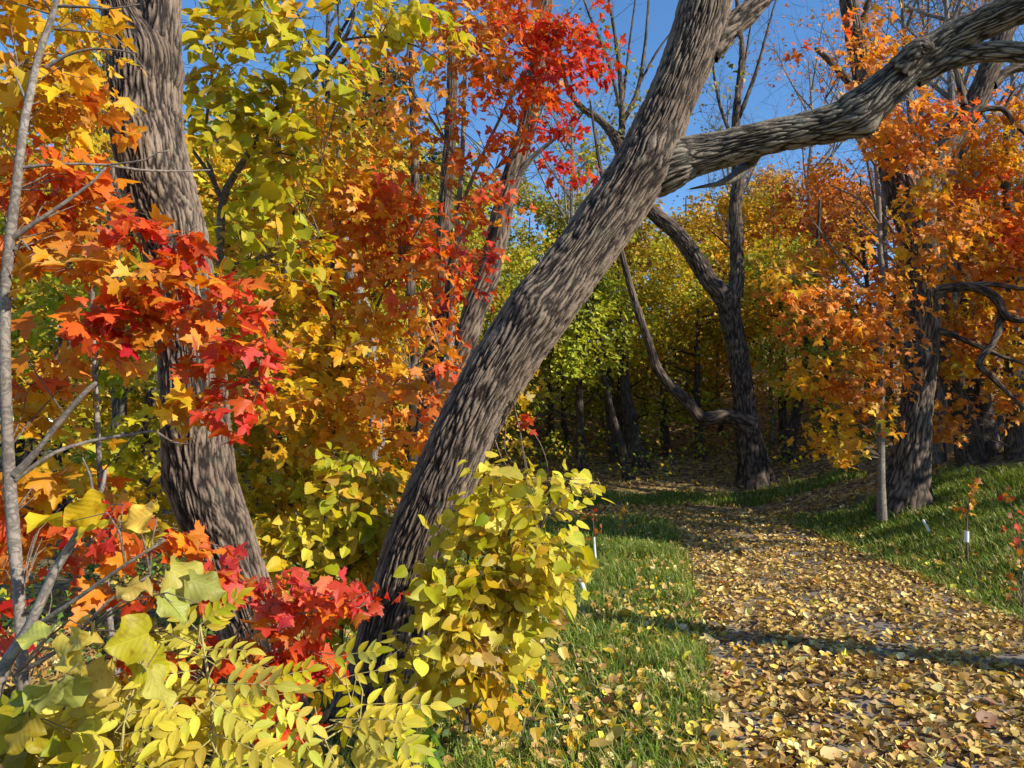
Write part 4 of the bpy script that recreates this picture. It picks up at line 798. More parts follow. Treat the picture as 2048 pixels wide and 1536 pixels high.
# ash seedlings with compound leaves: leaf (rachis) > leaflets
def ash(label, base, bd, leaves):
    b = P(*base, bd); b[2] = hz(b[0], b[1])
    s = Plant('ash_seedling', label, 'shrub', b); s.mtw = M_GSTEM
    for (x0, y0, x1, y1, d, L, pal) in leaves:
        p0 = P(x0, y0, d); p1 = P(x1, y1, d - rng.uniform(-.05, .12))
        s.skel.append(np.array([p0]))
        tip = norm(p1 - p0); ln = np.linalg.norm(p1 - p0)
        nup = norm(np.array([rng.normal(0, .3), -.62, .70]) + rng.normal(0, .12, 3)); sd = norm(np.cross(tip, nup)); nup = np.cross(sd, tip)
        pts = [p0 + tip * ln * t - np.array([0, 0, .12 * ln * t * t]) for t in (0, .33, .66, .97)]
        V, Fs, uv, h = tube([(*p, .0022 - .0004 * i) for i, p in enumerate(pts)], ns=5, step=.05)
        lf = link('leaf', raw_mesh('leaf', V - b, Fs, uv=uv, mat=M_GSTEM), s.root)
        k = 4
        col = pick(pal, 1)[0]
        for i in range(k):
            t = .22 + .72 * i / (k - 1) * .9; q = p0 + tip * ln * t - np.array([0, 0, .12 * ln * t * t])
            for sg in (-1, 1):
                td = sd * sg * .85 + tip * .55 + rng.normal(0, .08, 3)
                put_leaf(s, 'lance', q, td, nup + sd * sg * -.15 + rng.normal(0, .12, 3), L * rng.uniform(.85, 1.1) * (.8 + .25 * math.sin(t * 3)), col * rng.uniform(.92, 1.08), M_LEAFLET, 'leaflet', lf)
        put_leaf(s, 'lance', pts[-1], tip - np.array([0, 0, .15]), nup, L * 1.1, col, M_LEAFLET, 'leaflet', lf)
    return s
def ash_plant(label, base, bd, stem, seedn, leaves):
    leaves = leaves + [(a + rng.uniform(-60, 60), b_ + rng.uniform(-10, 60), c + rng.uniform(-60, 60), e + rng.uniform(-10, 60), f_ + rng.uniform(.05, .2), g, h_) for (a, b_, c, e, f_, g, h_) in leaves]
    leaves = [(a, b_, a + (c - a) * 1.1, b_ + (e - b_) * 1.05, f_, g * 1.08, h_) for (a, b_, c, e, f_, g, h_) in leaves]
    s = ash(label, base, bd, leaves)
    for rows in stem: s.limb('stem', pxc(rows), M_GSTEM, ns=6, step=.06)
    # petioles to the stem
    for (x0, y0, x1, y1, d, L, pal) in leaves:
        p0 = P(x0, y0, d); S = np.concatenate([k for k in s.skel if len(k) > 1]); a = S[np.argmin(np.linalg.norm(S - p0, axis=1))]
        s.twig([(*a, .003), (*((a + p0) / 2 + rng.normal(0, .01, 3)), .0025), (*p0, .0022)], ns=5, step=.08)
    s.finish(); return s
ash_plant('ash seedling with long feathered yellow leaves at the foot of the leaning trunk', (740, 1500), 2.6,
    [[(690, 1640, 2.6, 9), (700, 1540, 2.6, 8), (640, 1470, 2.6, 6), (720, 1440, 2.6, 4)]], 1,
    [(700, 1412, 850, 1392, 2.5, .062, 'lem'), (660, 1440, 800, 1425, 2.45, .066, 'lem'), (690, 1452, 815, 1475, 2.4, .066, 'lem'), (640, 1460, 560, 1530, 2.4, .066, 'lem'), (720, 1470, 760, 1545, 2.4, .06, 'lem'), (650, 1480, 690, 1570, 2.35, .065, 'lem'), (650, 1320, 745, 1290, 2.6, .055, 'lem'), (690, 1350, 640, 1390, 2.6, .055, 'yg'), (760, 1440, 850, 1500, 2.5, .05, 'yg')])
ash_plant('ash seedling with feathered lemon leaves below the crimson maple sprays', (480, 1500), 2.4,
    [[(430, 1640, 2.4, 9), (430, 1500, 2.4, 8), (420, 1380, 2.4, 6), (400, 1250, 2.4, 4)], [(425, 1450, 2.4, 6), (520, 1370, 2.4, 4), (560, 1340, 2.4, 3)]], 2,
    [(430, 1370, 545, 1355, 2.35, .064, 'lem'), (420, 1400, 510, 1450, 2.3, .066, 'lem'), (410, 1420, 330, 1470, 2.3, .066, 'lem'), (400, 1340, 300, 1350, 2.4, .055, 'lem'), (400, 1250, 470, 1185, 2.4, .05, 'yg'), (395, 1260, 340, 1200, 2.4, .05, 'yg'), (410, 1300, 490, 1290, 2.4, .052, 'lem'), (430, 1470, 540, 1500, 2.25, .066, 'lem'), (420, 1480, 350, 1540, 2.25, .066, 'lem'), (530, 1365, 610, 1330, 2.4, .05, 'yg'), (540, 1400, 620, 1440, 2.35, .056, 'lem'), (430, 1500, 470, 1560, 2.2, .062, 'lem'), (400, 1290, 350, 1265, 2.4, .05, 'lem'), (440, 1430, 500, 1400, 2.3, .055, 'lem')])
ash_plant('ash seedling with narrow yellow leaflets in the bottom left corner', (230, 1530), 2.3,
    [[(250, 1640, 2.3, 8), (240, 1540, 2.3, 7), (250, 1440, 2.3, 5), (270, 1370, 2.3, 3)]], 3,
    [(255, 1450, 180, 1420, 2.3, .06, 'lem'), (250, 1470, 330, 1440, 2.3, .06, 'lem'), (245, 1500, 160, 1500, 2.25, .06, 'yg'), (260, 1400, 310, 1350, 2.3, .055, 'lem'), (245, 1520, 320, 1530, 2.25, .06, 'lem'), (200, 1560, 110, 1530, 2.25, .06, 'yg'), (255, 1420, 200, 1370, 2.3, .055, 'lem')])

# ------------------------------------------------------------------ woodland trees (real positions, own crowns)
def wood_tree(label, x, y, Ht, crown_r, crown_lo, pal, L, cover, tr, group=None, lean=(0, 0), shape=None, nl=8, bark=M_BARKF, name='woodland_tree', srad=.55, m=34, trunk_rows=None, limb_up=.55, twigs=True, barebranch=0):
    shape = shape or ('tiny' if y > 20 else 'tiny5')
    z = hz(x, y); b = np.array([x, y, z]); s = Plant(name, label, 'tree', b, group); s.mtw = bark
    top = b + np.array([lean[0], lean[1], Ht * .92]); k = 6; pts = []
    for i in range(k):
        t = i / (k - 1); p = b * (1 - t) + top * t + np.array([*rng.normal(0, .10, 2), 0]) * math.sin(t * 3.1) * Ht * .06
        pts.append((*p, tr * (1.25 if i == 0 else 1) * (1 - .85 * t)))
    pts[0] = (x, y, z - .15, tr * 1.4)
    pts.insert(1, (x + (pts[1][0] - x) * .15, y + (pts[1][1] - y) * .15, z + .35, tr * 1.05))
    s.limb('trunk', pts, bark, ns=16 if tr > .1 else 9, step=.35, wob=.06, seed=int(rng.integers(1e4)))
    tk = s.skel[0]; cl = []
    for i in range(nl):
        h0 = crown_lo * .55 + (Ht * .85 - crown_lo * .55) * (i + rng.random() * .7) / nl
        a = tk[np.argmin(np.abs(tk[:, 2] - z - h0))]; az = rng.uniform(0, 2 * np.pi) + i * 2.4
        t = (h0 - crown_lo * .55) / max(Ht - crown_lo * .55, .1); ln = crown_r * (1.05 - .75 * t ** 2) * rng.uniform(.75, 1.15)
        dv = np.array([math.cos(az), math.sin(az), limb_up * rng.uniform(.6, 1.4)]); e = a + dv * ln
        md = a + dv * ln * .5 + np.array([0, 0, -.08 * ln]) + rng.normal(0, .06 * ln, 3)
        rr = tr * .42 * (1 - .5 * t)
        s.limb('branch', [(*a, rr), (*md, rr * .6), (*e, rr * .15)], bark, ns=6, step=.5)
        cl.append((a, md, e, ln))
    area = math.pi * crown_r * (Ht - crown_lo) / 2; nleaf = cover * area / (LA[shape] * L * L * .5); nsp = max(4, int(nleaf / m))
    if cover > 0:
        idx = rng.integers(0, len(cl), nsp); t = rng.uniform(.35, 1.1, nsp) ** .8; C = []
        for i, tt_ in zip(idx, t):
            a, md, e, ln = cl[i]; C.append(a + (e - a) * tt_ + rng.normal(0, .22 * ln + .12, 3) * np.array([1, 1, .75]))
        C = np.array(C); C[:, 2] = np.maximum(C[:, 2], H(C[:, 0], C[:, 1]) + .25)
        ax = (C - np.array([x, y, 0])) * np.array([1, 1, 0]) + rng.normal(0, .4, (nsp, 3))
        sprays(s, shape, C, ax, srad, m, L, pal, flat=.28, twig=(.007 if twigs else 0), twprob=.25, sub=0, clump=.65)
    if barebranch: bare_twigs(s, barebranch, (.7, 2.0), .010, up=.9, lo=z + crown_lo)
    s.finish(mass_mat=M_FAR); return s

G_ = 'trees of the wood on the slope behind the path'
# (px, depth, height, crown radius, crown base, palette, cover)
NAMES_W = ['lime-leaved tree in the shade just right of the leaning trunk, above the grassy corner', 'yellow-green tree whose leaves catch the sun between the leaning trunk and the crooked side limb', 'small lime tree close against the leaning trunk beyond the path bend', 'green-gold tree framed between the low side limb and the old dark trunk', 'small golden tree directly behind the low side limb of the old dark tree', 'golden and amber tree directly right of the old dark trunk', 'lime-green tree between the old dark tree and the slender speckled stem', 'golden tree filling the fork of the old dark tree', 'golden tree beneath the left leader of the old dark tree', 'olive-green tree seen over the lime one beside the leaning trunk', 'pale olive tree touching the edge of the leaning trunk, far back', 'amber tree on the skyline beneath the junction of the big limb', 'amber tree on the skyline right of the old dark tree', 'orange and yellow tree behind the slender speckled stem', 'red-orange tree behind the top of the slender speckled stem', 'orange tree behind the middle of the forked tree', 'orange tree behind the curling branch of the forked tree', 'amber tree at the right picture edge on the bank', 'red-orange tree on the skyline under the knot of the big limb', 'rusty orange tree far back right of the forked tree', 'amber tree far back behind the curling branch', 'olive tree far back left of the junction of limb and trunk', 'olive and gold tree far back beneath the junction of limb and trunk', 'rusty amber tree farthest back right of the old dark leader', 'rusty golden tree farthest back under the middle of the big limb', 'lime tree partly behind the leaning trunk, left of it', 'far olive tree hidden mostly behind the leaning trunk']
WOOD = [
    (1160, 19, 6.0, 1.6, .6, 'lime', 1.2), (1240, 21, 6.2, 1.9, .8, [('lime', 2), ('yg', 1)], 1.3), (1100, 22, 6.5, 1.8, .6, [('lime', 1), ('gold', 1)], 1.1), (1330, 22.5, 6.6, 2.0, 1.0, [('lime', 1), ('gold', 1)], 1.2),
    (1400, 20.5, 5.6, 1.6, 1.2, [('gold', 2), ('lime', 1)], 1.1), (1570, 21, 6.4, 1.9, 1.0, [('gold', 1), ('amb', 1), ('lime', 1)], 1.2), (1650, 19, 5.6, 1.7, 1.0, [('lime', 2), ('gold', 1)], 1.1), (1480, 25, 8.0, 2.3, .8, [('gold', 2), ('amb', 1)], 1.2),
    (1290, 27, 8.2, 2.4, .8, [('amb', 1), ('gold', 2)], 1.2), (1180, 27, 8.6, 2.6, .8, [('olive', 2), ('lime', 1)], 1.1), (1060, 28, 8.2, 2.5, .8, [('olive', 2), ('lime', 1)], 1.1), (1380, 31, 9.0, 2.7, 1.0, [('amb', 2), ('gold', 1)], 1.2),
    (1560, 30, 9.2, 2.7, 1.0, [('amb', 2), ('lime', 1)], 1.2), (1650, 27, 8.0, 2.4, 1.0, [('org', 2), ('yg', 1)], 1.2), (1740, 24, 8.2, 2.4, 1.0, [('orr', 1), ('org', 2)], 1.1), (1850, 22, 7.4, 2.3, 1.0, [('org', 1), ('amb', 1)], 1.2),
    (1960, 20, 7.0, 2.3, 1.0, [('org', 2), ('orr', 1)], 1.2), (2080, 18, 7.0, 2.4, 1.0, [('amb', 1), ('org', 1)], 1.2), (1700, 34, 10.5, 3.0, 1.5, [('orr', 1), ('org', 1)], 1.1), (1820, 31, 9.5, 2.8, 1.5, [('org', 1), ('rust', 1)], 1.0),
    (1950, 29, 9.0, 2.8, 1.5, [('amb', 1), ('org', 1)], 1.0), (1120, 35, 10.5, 3.0, 1.0, 'olive', 1.0), (1240, 38, 11.0, 3.0, 1.0, [('olive', 1), ('gold', 1)], 1.0), (1500, 37, 10.5, 3.0, 1.0, [('amb', 1), ('rust', 1)], 1.0), (1620, 40, 11, 3.2, 1.0, [('rust', 1), ('gold', 1)], 1.0),
    (990, 24, 9.0, 2.3, .8, [('lime', 1), ('olive', 1)], 1.1), (1010, 34, 11, 3, 1.0, 'olive', .9),
]
for wi, (px, d, Ht, cr, cl_, pal, cov) in enumerate(WOOD):
    wood_tree(NAMES_W[wi], X(px, d), d, Ht, cr, (1.2 if d < 23 else cl_), pal, .11 if d < 24 else .15, cov * .78, .10 + .004 * Ht, group='trees of the wood behind the path', nl=9)
NAMES_L = ['lime tree between the grey sapling and the crooked trunk', 'golden tree beyond the left picture edge', 'golden tree directly behind the crooked trunk', 'golden tree behind the forked linden stem', 'golden tree behind the yellow maple right of the crooked trunk', 'golden-green tree behind the amber leaves left of centre', 'lime tree behind the furrowed trunks among the orange leaves', 'tall lime tree far back behind the grey sapling', 'tall olive tree far back left of the crooked trunk', 'tall lime and olive tree far back behind the linden', 'gold and olive tree far back above the amber leaves', 'golden tree far back behind the scarlet leaves', 'small lime tree in the gap between furrowed trunk and leaning trunk', 'very tall olive tree farthest back behind the crooked trunk', 'very tall olive and gold tree farthest back behind the linden', 'very tall olive tree farthest back behind the grey sapling', 'olive tree farthest back behind the scarlet maple', 'tall olive tree far back past the left picture edge']
LEFTW = [
    (120, 14, 7.5, 2.0, .8, [('lime', 2), ('gold', 1)], .8), (-60, 12, 8, 2.2, .8, [('gold', 2), ('lime', 1)], 1.0), (300, 13, 8, 2.0, 1.0, [('gold', 2), ('lime', 1)], .8), (420, 16, 9, 2.2, 1.0, [('lime', 1), ('gold', 2)], .9), (560, 13, 7.5, 1.9, .8, [('gold', 2), ('lime', 1)], 1.0), (700, 15, 8.5, 2.2, .8, [('gold', 1), ('lime', 1)], 1.0),
    (820, 17, 8.0, 2.1, .8, [('lime', 1), ('olive', 1)], .9), (40, 20, 11, 3.0, 1.0, [('lime', 1), ('olive', 1)], .8), (230, 22, 12, 3.0, 1.0, 'olive', .8), (450, 24, 12, 3.2, 1.0, [('lime', 1), ('olive', 1)], .8), (640, 23, 11.5, 3.0, 1.0, [('gold', 1), ('olive', 1)], .9), (800, 26, 11, 3.0, 1.0, [('gold', 1), ('lime', 1)], .9), (920, 19, 6.5, 1.9, .8, [('lime', 1), ('gold', 1)], 1.0),
    (330, 32, 15, 4, 1.0, 'olive', .9), (580, 33, 14, 4, 1.0, [('olive', 1), ('gold', 1)], .9), (120, 34, 15, 4, 1.0, [('olive', 1), ('grn', 1)], .9), (840, 36, 13, 3.6, 1.0, 'olive', .9), (-120, 26, 13, 4, 1.0, 'olive', .9),
]
for wi, (px, d, Ht, cr, cl_, pal, cov) in enumerate(LEFTW):
    wood_tree(NAMES_L[wi], X(px, d), d, Ht, cr, cl_, pal, .12 if d < 20 else .17, cov * .9, .10 + .005 * Ht, group='trees of the wood on the left', nl=9)

# dark conifers
wood_tree('dark green conifer rising above the middle of the left foliage', X(765, 20), 20, 12.5, 1.5, 2.0, 'pine', .12, 2.2, .16, nl=16, limb_up=-.1, name='conifer', shape='tiny')
wood_tree('dark conifer at the skyline beneath the big limb', X(1520, 36), 36, 10.0, 2.0, 4.0, 'pine', .16, 2.0, .2, nl=14, limb_up=-.05, name='conifer', shape='tiny')

# bigger trunks seen among the foliage on the left
def bole(label, rows, mat=M_BARKF, name='woodland_tree', **kw):
    b = P(rows[0][0], rows[0][1], rows[0][2]); b[2] = hz(b[0], b[1])
    s = Plant(name, label, 'tree', b); C = pxc(rows); C[0][2] = b[2] - .1
    s.limb('trunk', C, mat, **(dict(ns=60, step=.07, bark=(.04, 4.5, .02), wob=.06, seed=int(rng.integers(1e4))) | kw)); return s
s = bole('furrowed trunk leaning right up among the scarlet leaves', [(845, 905, 9.5, 90), (862, 840, 9.5, 62), (915, 730, 9.5, 52), (950, 620, 9.5, 50), (985, 520, 9.5, 46), (1010, 400, 9.5, 42), (1040, 300, 9.5, 38), (1065, 200, 9.5, 36), (1080, 90, 9.5, 34), (1092, -30, 9.5, 30), (1100, -300, 9.5, 20)], M_BARK)
s.limb('branch', pxc([(1025, 370, 9.5, 16), (1060, 320, 9.4, 12), (1100, 285, 9.3, 8), (1130, 262, 9.2, 4)]), M_BARKG, ns=8, step=.1)
s = bole('dark upright trunk between the orange leaves, left of the furrowed one', [(850, 900, 9.8, 80), (862, 780, 9.8, 44), (878, 640, 9.8, 40), (886, 520, 9.8, 34), (892, 400, 9.8, 30), (900, 270, 9.8, 26), (905, 120, 9.8, 20), (905, -80, 9.8, 14)], M_BARK_D)
bole('thin dark trunk among orange leaves', [(830, 930, 11, 26), (828, 700, 11, 22), (822, 560, 11, 20), (830, 400, 11, 18), (825, 200, 11, 14), (820, 0, 11, 9)], M_BARK_D, ns=20)
bole('grey trunk curving left above the amber leaves', [(760, 900, 12, 40), (745, 700, 12, 32), (712, 580, 12, 28), (695, 510, 12, 26), (690, 420, 12, 22), (700, 300, 12, 16)], M_BARKG, bark=None, ns=16)
bole('dappled grey-brown trunk between the grey sapling and the crooked tree', [(236, 1020, 10, 44), (238, 850, 10, 30), (238, 720, 10, 26), (230, 560, 10, 24), (225, 400, 10, 22), (215, 200, 10, 18), (210, 0, 10, 12)], M_BARK_D, ns=30)
s = bole('dark slanting trunk behind the leaves near the left edge', [(40, 980, 12, 40), (75, 860, 12, 30), (110, 740, 12, 26), (150, 660, 12, 20), (190, 560, 12, 14)], M_BARK_D, ns=20)
bole('brown leaning trunk amid the orange leaves far right', [(1945, 920, 14, 60), (1925, 830, 14, 42), (1895, 740, 14, 36), (1882, 640, 14, 30), (1880, 500, 14, 24), (1890, 380, 14, 16)], M_BARKF, bark=None, ns=18)
bole('dark trunk beside the leaning one, far right', [(1968, 905, 14.3, 66), (1958, 800, 14.3, 44), (1945, 700, 14.3, 34), (1930, 560, 14.3, 28), (1925, 400, 14.3, 20), (1930, 200, 14.3, 12)], M_BARKF, bark=None, ns=18)
bole('dark trunk slanting right near the right edge', [(1990, 900, 16, 60), (2015, 830, 16, 40), (2045, 740, 16, 34), (2070, 600, 16, 26)], M_BARKF, bark=None, ns=18)
bole('short grey stump-like trunk right of the forked tree', [(1880, 915, 15, 26), (1882, 850, 15, 18), (1885, 760, 15, 15), (1888, 640, 15, 11)], M_BARKG, bark=None, ns=14)
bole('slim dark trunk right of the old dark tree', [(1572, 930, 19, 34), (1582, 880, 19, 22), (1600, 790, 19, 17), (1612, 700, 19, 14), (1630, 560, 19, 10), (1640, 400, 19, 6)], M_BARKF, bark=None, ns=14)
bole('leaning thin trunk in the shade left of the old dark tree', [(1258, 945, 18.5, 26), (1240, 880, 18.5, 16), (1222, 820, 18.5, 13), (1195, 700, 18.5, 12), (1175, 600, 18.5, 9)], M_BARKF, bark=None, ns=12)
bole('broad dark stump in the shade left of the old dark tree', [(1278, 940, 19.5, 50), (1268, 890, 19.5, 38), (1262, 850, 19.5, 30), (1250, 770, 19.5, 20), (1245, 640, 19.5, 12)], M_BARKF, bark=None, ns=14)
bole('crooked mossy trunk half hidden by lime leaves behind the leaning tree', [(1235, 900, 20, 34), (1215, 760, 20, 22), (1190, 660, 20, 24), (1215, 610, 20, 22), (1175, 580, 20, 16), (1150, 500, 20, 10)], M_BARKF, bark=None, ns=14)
for i, (px, d, y1, wp) in enumerate([(1130, 22, 820, 10), (1165, 24, 800, 6), (1330, 21, 780, 9), (1395, 21, 800, 8), (1440, 23, 780, 9), (1545, 21, 780, 8), (1640, 24, 700, 10), (1690, 22, 690, 8), (1785, 19, 700, 8), (1205, 23, 800, 9)]):
    z = hz(X(px, d), d); y0 = float(proj(np.array([X(px, d), d, z]))[1])
    s = bole('thin pole-like trunk in the shade of the wood behind the path', [(px, y0, d, wp * 1.5), (px + 3, (y0 * 2 + y1) / 3, d, wp), (px - 4, (y0 + 2 * y1) / 3, d, wp), (px + rng.uniform(-12, 12), y1 - 120, d, wp * .6)], M_BARKG if i % 2 else M_BARKF, bark=None, ns=8, step=.3)
    s.root['group'] = 'thin trunks in the shade behind the path'

# bare tree tops against the sky
for i, (px, d, Ht, cr, lo, pal, cov, lab) in enumerate([
        (1640, 30, 14.5, 3.0, 6, 'rust', .10, 'nearly bare tree with fine pinkish twigs against the sky'), (1780, 24, 14, 2.6, 6, 'rust', .05, 'bare tree with upright grey limbs behind the big limb'), (1880, 22, 14.5, 2.4, 6, 'rust', .04, 'bare tree with pale limbs above the two parallel branches'),
        (1840, 17, 12.5, 1.8, 4, 'rust', .03, 'bare tree with close upright stems just right of the orange-hung leader'), (1925, 16, 12.5, 1.8, 4, 'rust', .03, 'bare slim tree behind where the big limb divides'), (1960, 20, 14, 2.6, 5, 'org', .05, 'tall bare tree with dense twigs in the top right corner'), (2060, 22, 15, 3.0, 5, 'org', .06, 'bare tree at the right edge behind the limb'), (1470, 30, 13, 1.8, 6, 'olive', .06, 'sparse grey tree standing in the strip of blue sky'), (1150, 27, 13.5, 2.2, 7, 'olive', .10, 'sparse tree with many thin stems left of the blue sky gap')]):
    wood_tree(lab, X(px, d), d, Ht, cr, lo, pal, .12, cov, .17, nl=14, limb_up=1.5, bark=M_BARKG, m=8, barebranch=190)
# trees left of centre showing dark twigs against the sky at the top
wood_tree('twiggy dark tree behind the linden, top left of centre', X(640, 17), 17, 13.5, 2.6, 4, [('grn', 1), ('gold', 1)], .12, .22, .16, nl=14, limb_up=.9, barebranch=70)
wood_tree('tall dark tree with sparse leaves at the top left corner', X(250, 18), 18, 13.5, 2.8, 4, [('grn', 1), ('lime', 1)], .12, .25, .16, nl=14, limb_up=.9, barebranch=60)

# trees outside the picture on the right and behind, whose shade falls on the path
for i, (x, y, Ht, cr, lo, cov) in enumerate([(8.2, 2.7, 13, 2.0, 9.0, .10), (15, 11.4, 11.5, 2.8, 3.5, 1.0), (18.6, 9.4, 13, 2.8, 6, .8), (19, 16, 13, 3.2, 3, 1.0), (24.5, 12, 14, 3.4, 4, .9), (11.8, 8.2, 7.6, 2.3, 3.6, .8)]):
    wood_tree('orange maple standing right of the picture on the bank', x, y, Ht, cr, lo, [('org', 1), ('amb', 1)], .22, cov, .28 if x < 9 else .18, shape='tiny', m=24, group='maples on the bank outside the view', nl=10)

# undergrowth along the foot of the wood
UG = Plant('undergrowth', None, None, np.array([3.0, 18.5, hz(3, 18.5)]))
n = 380; ux = rng.uniform(-6, 14, n); uy = rng.uniform(16.6, 28, n); msk = ~((ux > 5) & (uy < 17.2)); ux, uy = ux[msk], uy[msk]
C = np.column_stack([ux, uy, H(ux, uy) + rng.uniform(.10, 1.1, len(ux))])
sprays(UG, 'tiny5', C, np.column_stack([rng.normal(0, 1, (len(ux), 2)), np.zeros(len(ux))]), .4, 24, .085, [('lime', 2), ('grn', 2), ('gold', 1)], flat=.5, twig=0)
n = 150; ux = rng.uniform(-5.5, -1.2, n); uy = rng.uniform(5.2, 12, n)
C = np.column_stack([ux, uy, H(ux, uy) + rng.uniform(.05, .35, n)])
sprays(UG, 'tiny5', C, np.column_stack([rng.normal(0, 1, (n, 2)), np.zeros(n)]), .28, 24, .06, [('grn', 3), ('lime', 1)], flat=.4, twig=0)
Vs, Fs, Cs, UVs = [], [], [], []; off = 0
for L in UG.lv['tiny5']:
    V, Fc, Cc, UV = scatter(SHAPES['tiny5'], *L); Vs.append(V); Fs.append(Fc + off); Cs.append(Cc); UVs.append(UV); off += len(V)
bpy.data.objects.remove(UG.root)
tag(link('undergrowth', raw_mesh('undergrowth', np.concatenate(Vs), Fs, cols=np.concatenate(Cs), mat=M_FAR, smooth=False)), 'green and yellow undergrowth along the foot of the wood', 'undergrowth', kind='stuff')

# ------------------------------------------------------------------ grass
def grassmask(x, y):
    p = path_dist(x, y); nz_ = .35 * fbm(x * .5, y * .5, seed=3)
    left = (x > -1.6 + .5 * fbm(y * .7, x * .3, seed=6)) & (y < 13.9) & (x < 4)
    right = (x >= 4) & (y < 13.6 + 2 * nz_) & (x < np.interp(y, [0, 7, 10, 12, 15], [8, 7.0, 8.2, 8.8, 7.2]) + nz_)
    edge = (y >= 15.9) & (y < 16.9 + nz_) & (x > -4) & (x < 7.5)
    return (p > .02 + .06 * nz_) & (left | right | edge)
def rand_ground(n, x0, x1, y0, y1, power=1.7):
    """more points near the camera"""
    t = rng.random(n) ** power; y = y0 + (y1 - y0) * t; x = rng.uniform(x0, x1, n); return x, y
gx1, gy1 = rand_ground(400000, -1.8, 10.5, 3.0, 17.2, 1.55)
vis = (gx1 / gy1 < .76) & (gx1 / gy1 > -.5); gx1, gy1 = gx1[vis], gy1[vis]
mk = grassmask(gx1, gy1) & (rng.random(len(gx1)) < np.clip(.62 + .5 * fbm(gx1 * 1.3, gy1 * 1.3, seed=41), .12, 1)); gx1, gy1 = gx1[mk], gy1[mk]
n = len(gx1); gz1 = H(gx1, gy1); hh = rng.uniform(.05, .145, n) * (1 + .45 * fbm(gx1 * 1.1, gy1 * 1.1, seed=44)) * (1 + .35 * sstep(5, 13, gy1)); wd = (.0017 + .00046 * gy1) * rng.uniform(.6, 1.3, n)
az = rng.uniform(0, 2 * np.pi, n); lx = np.cos(az); ly = np.sin(az); bend = rng.uniform(.25, 1.5, n) * hh
base_ = np.column_stack([gx1, gy1, gz1]); side = np.column_stack([-ly, lx, np.zeros(n)]) * wd[:, None]; ln_ = np.column_stack([lx, ly, np.zeros(n)])
v0 = base_ - side; v1 = base_ + side; mid_ = base_ + ln_ * (bend * .3)[:, None] + np.array([0, 0, 1]) * (hh * .6)[:, None]; v2 = mid_ - side * .8; v3 = mid_ + side * .8
v4 = base_ + ln_ * bend[:, None] + np.array([0, 0, 1]) * (hh * .95)[:, None]
V = np.stack([v0, v1, v2, v3, v4], 1).reshape(-1, 3); i5 = (np.arange(n) * 5)[:, None]
gc = np.array([(.13, .21, .02), (.19, .28, .03), (.27, .34, .04), (.09, .15, .02), (.40, .37, .11), (.52, .43, .19)])[rng.choice(6, n, p=[.26, .26, .20, .10, .11, .07])] * rng.uniform(.8, 1.2, (n, 1))
M_GRASS = leaf_material('grass_blade', spots=0.0, transl=.3, rough=.45)
me = raw_mesh('grass', V, [np.concatenate([i5 + np.array([0, 1, 3]), i5 + np.array([0, 3, 2]), i5 + np.array([2, 3, 4])])], cols=np.repeat(gc, 5, axis=0), mat=M_GRASS, smooth=False)
tag(link('grass', me), 'short green grass on both sides of the leaf-strewn path', 'grass', kind='stuff')
print('grass', n)

# ------------------------------------------------------------------ fallen leaves
def fallen(x, y, zoff, size, pal, tilt=.35):
    n = len(x); pos = np.column_stack([x, y, H(x, y) + zoff]); a = rng.uniform(0, 2 * np.pi, n)
    tip = np.column_stack([np.cos(a), np.sin(a), rng.normal(0, tilt * .6, n)]); nr = np.column_stack([rng.normal(0, tilt, n), rng.normal(0, tilt, n), np.ones(n)])
    return pos, tip, nr, size * np.exp(rng.normal(0, .25, n)), pick(pal, n, .2)
SHAPES['dry'] = outline([(0.0, 0.0), (0.33, 0.12), (0.36, 0.58), (0.0, 1.0)], (0, .35), fold=0.5, curl=-.7, cup=.3); SHAPES['dry2'] = outline(MAPLE_F, (0, .28), fold=0.5, curl=.3, cup=-.3)
SHAPES['dry_hi'] = outline(jag(OVATE_H, .03), (0, .35), fold=0.5, curl=-.4); SHAPES['dry_hi2'] = outline(MAPLE_M, (0, .28), fold=.45, cup=-.35, curl=.3); SHAPES['dry_hi3'] = outline(jag(OVATE_H, .04), (0, .35), fold=.2, curl=.6, cup=-.3)
VARS['dry'] = ['dry_hi', 'dry_hi2', 'dry_hi3']; VARS['dry2'] = ['dry_hi2', 'dry_hi3']
batches = []
x, y = rand_ground(72000, .4, 6.2, 2.9, 17, 1.45); p = path_dist(x, y); k = (p < .12) & (x / y < .78)
dens = np.clip(.78 + .75 * fbm(x * 1.5, y * 1.5, seed=61), .15, 1) ; k &= rng.random(len(x)) < dens; x, y = x[k], y[k]; n = len(x)
batches.append(('dry', *fallen(x, y, .020 + rng.random(n) * .03, .050, [('tan', 5), ('brn', 3.6), ('gold', .3)], .5)))
x, y = rand_ground(9000, -6, 5, 13, 16.5, 1.0); k = path_dist(x, y) < .1; x, y = x[k], y[k]; batches.append(('dry', *fallen(x, y, .03 + rng.random(len(x)) * .02, .065, [('tan', 2), ('brn', 3)])))
x, y = rand_ground(30000, -1.6, 8.5, 2.9, 14, 1.5); pdn = path_dist(x, y)
k = (pdn > 0) & (x / y < .78) & (x / y > -.45) & (rng.random(len(x)) < np.clip(.85 * np.exp(-np.maximum(pdn, 0) / .8) + .33 * (y < 7.5) * (x < 3) + .16 + .25 * fbm(x, y, seed=71), 0, 1)); x, y = x[k], y[k]; n = len(x)
batches.append(('dry', *fallen(x, y, .02 + rng.random(n) * .05, .055, [('tan', 5), ('gold', 1.5), ('lem', 1), ('brn', 1)], .7)))
x, y = rand_ground(16000, -5, 14, 14, 40, 1.5); k = path_dist(np.clip(x, -19, 19), np.clip(y, -8, 19)) > .1; k &= ~((y < 16) & (x > 4) & grassmask(x, y)); x, y = x[k], y[k]
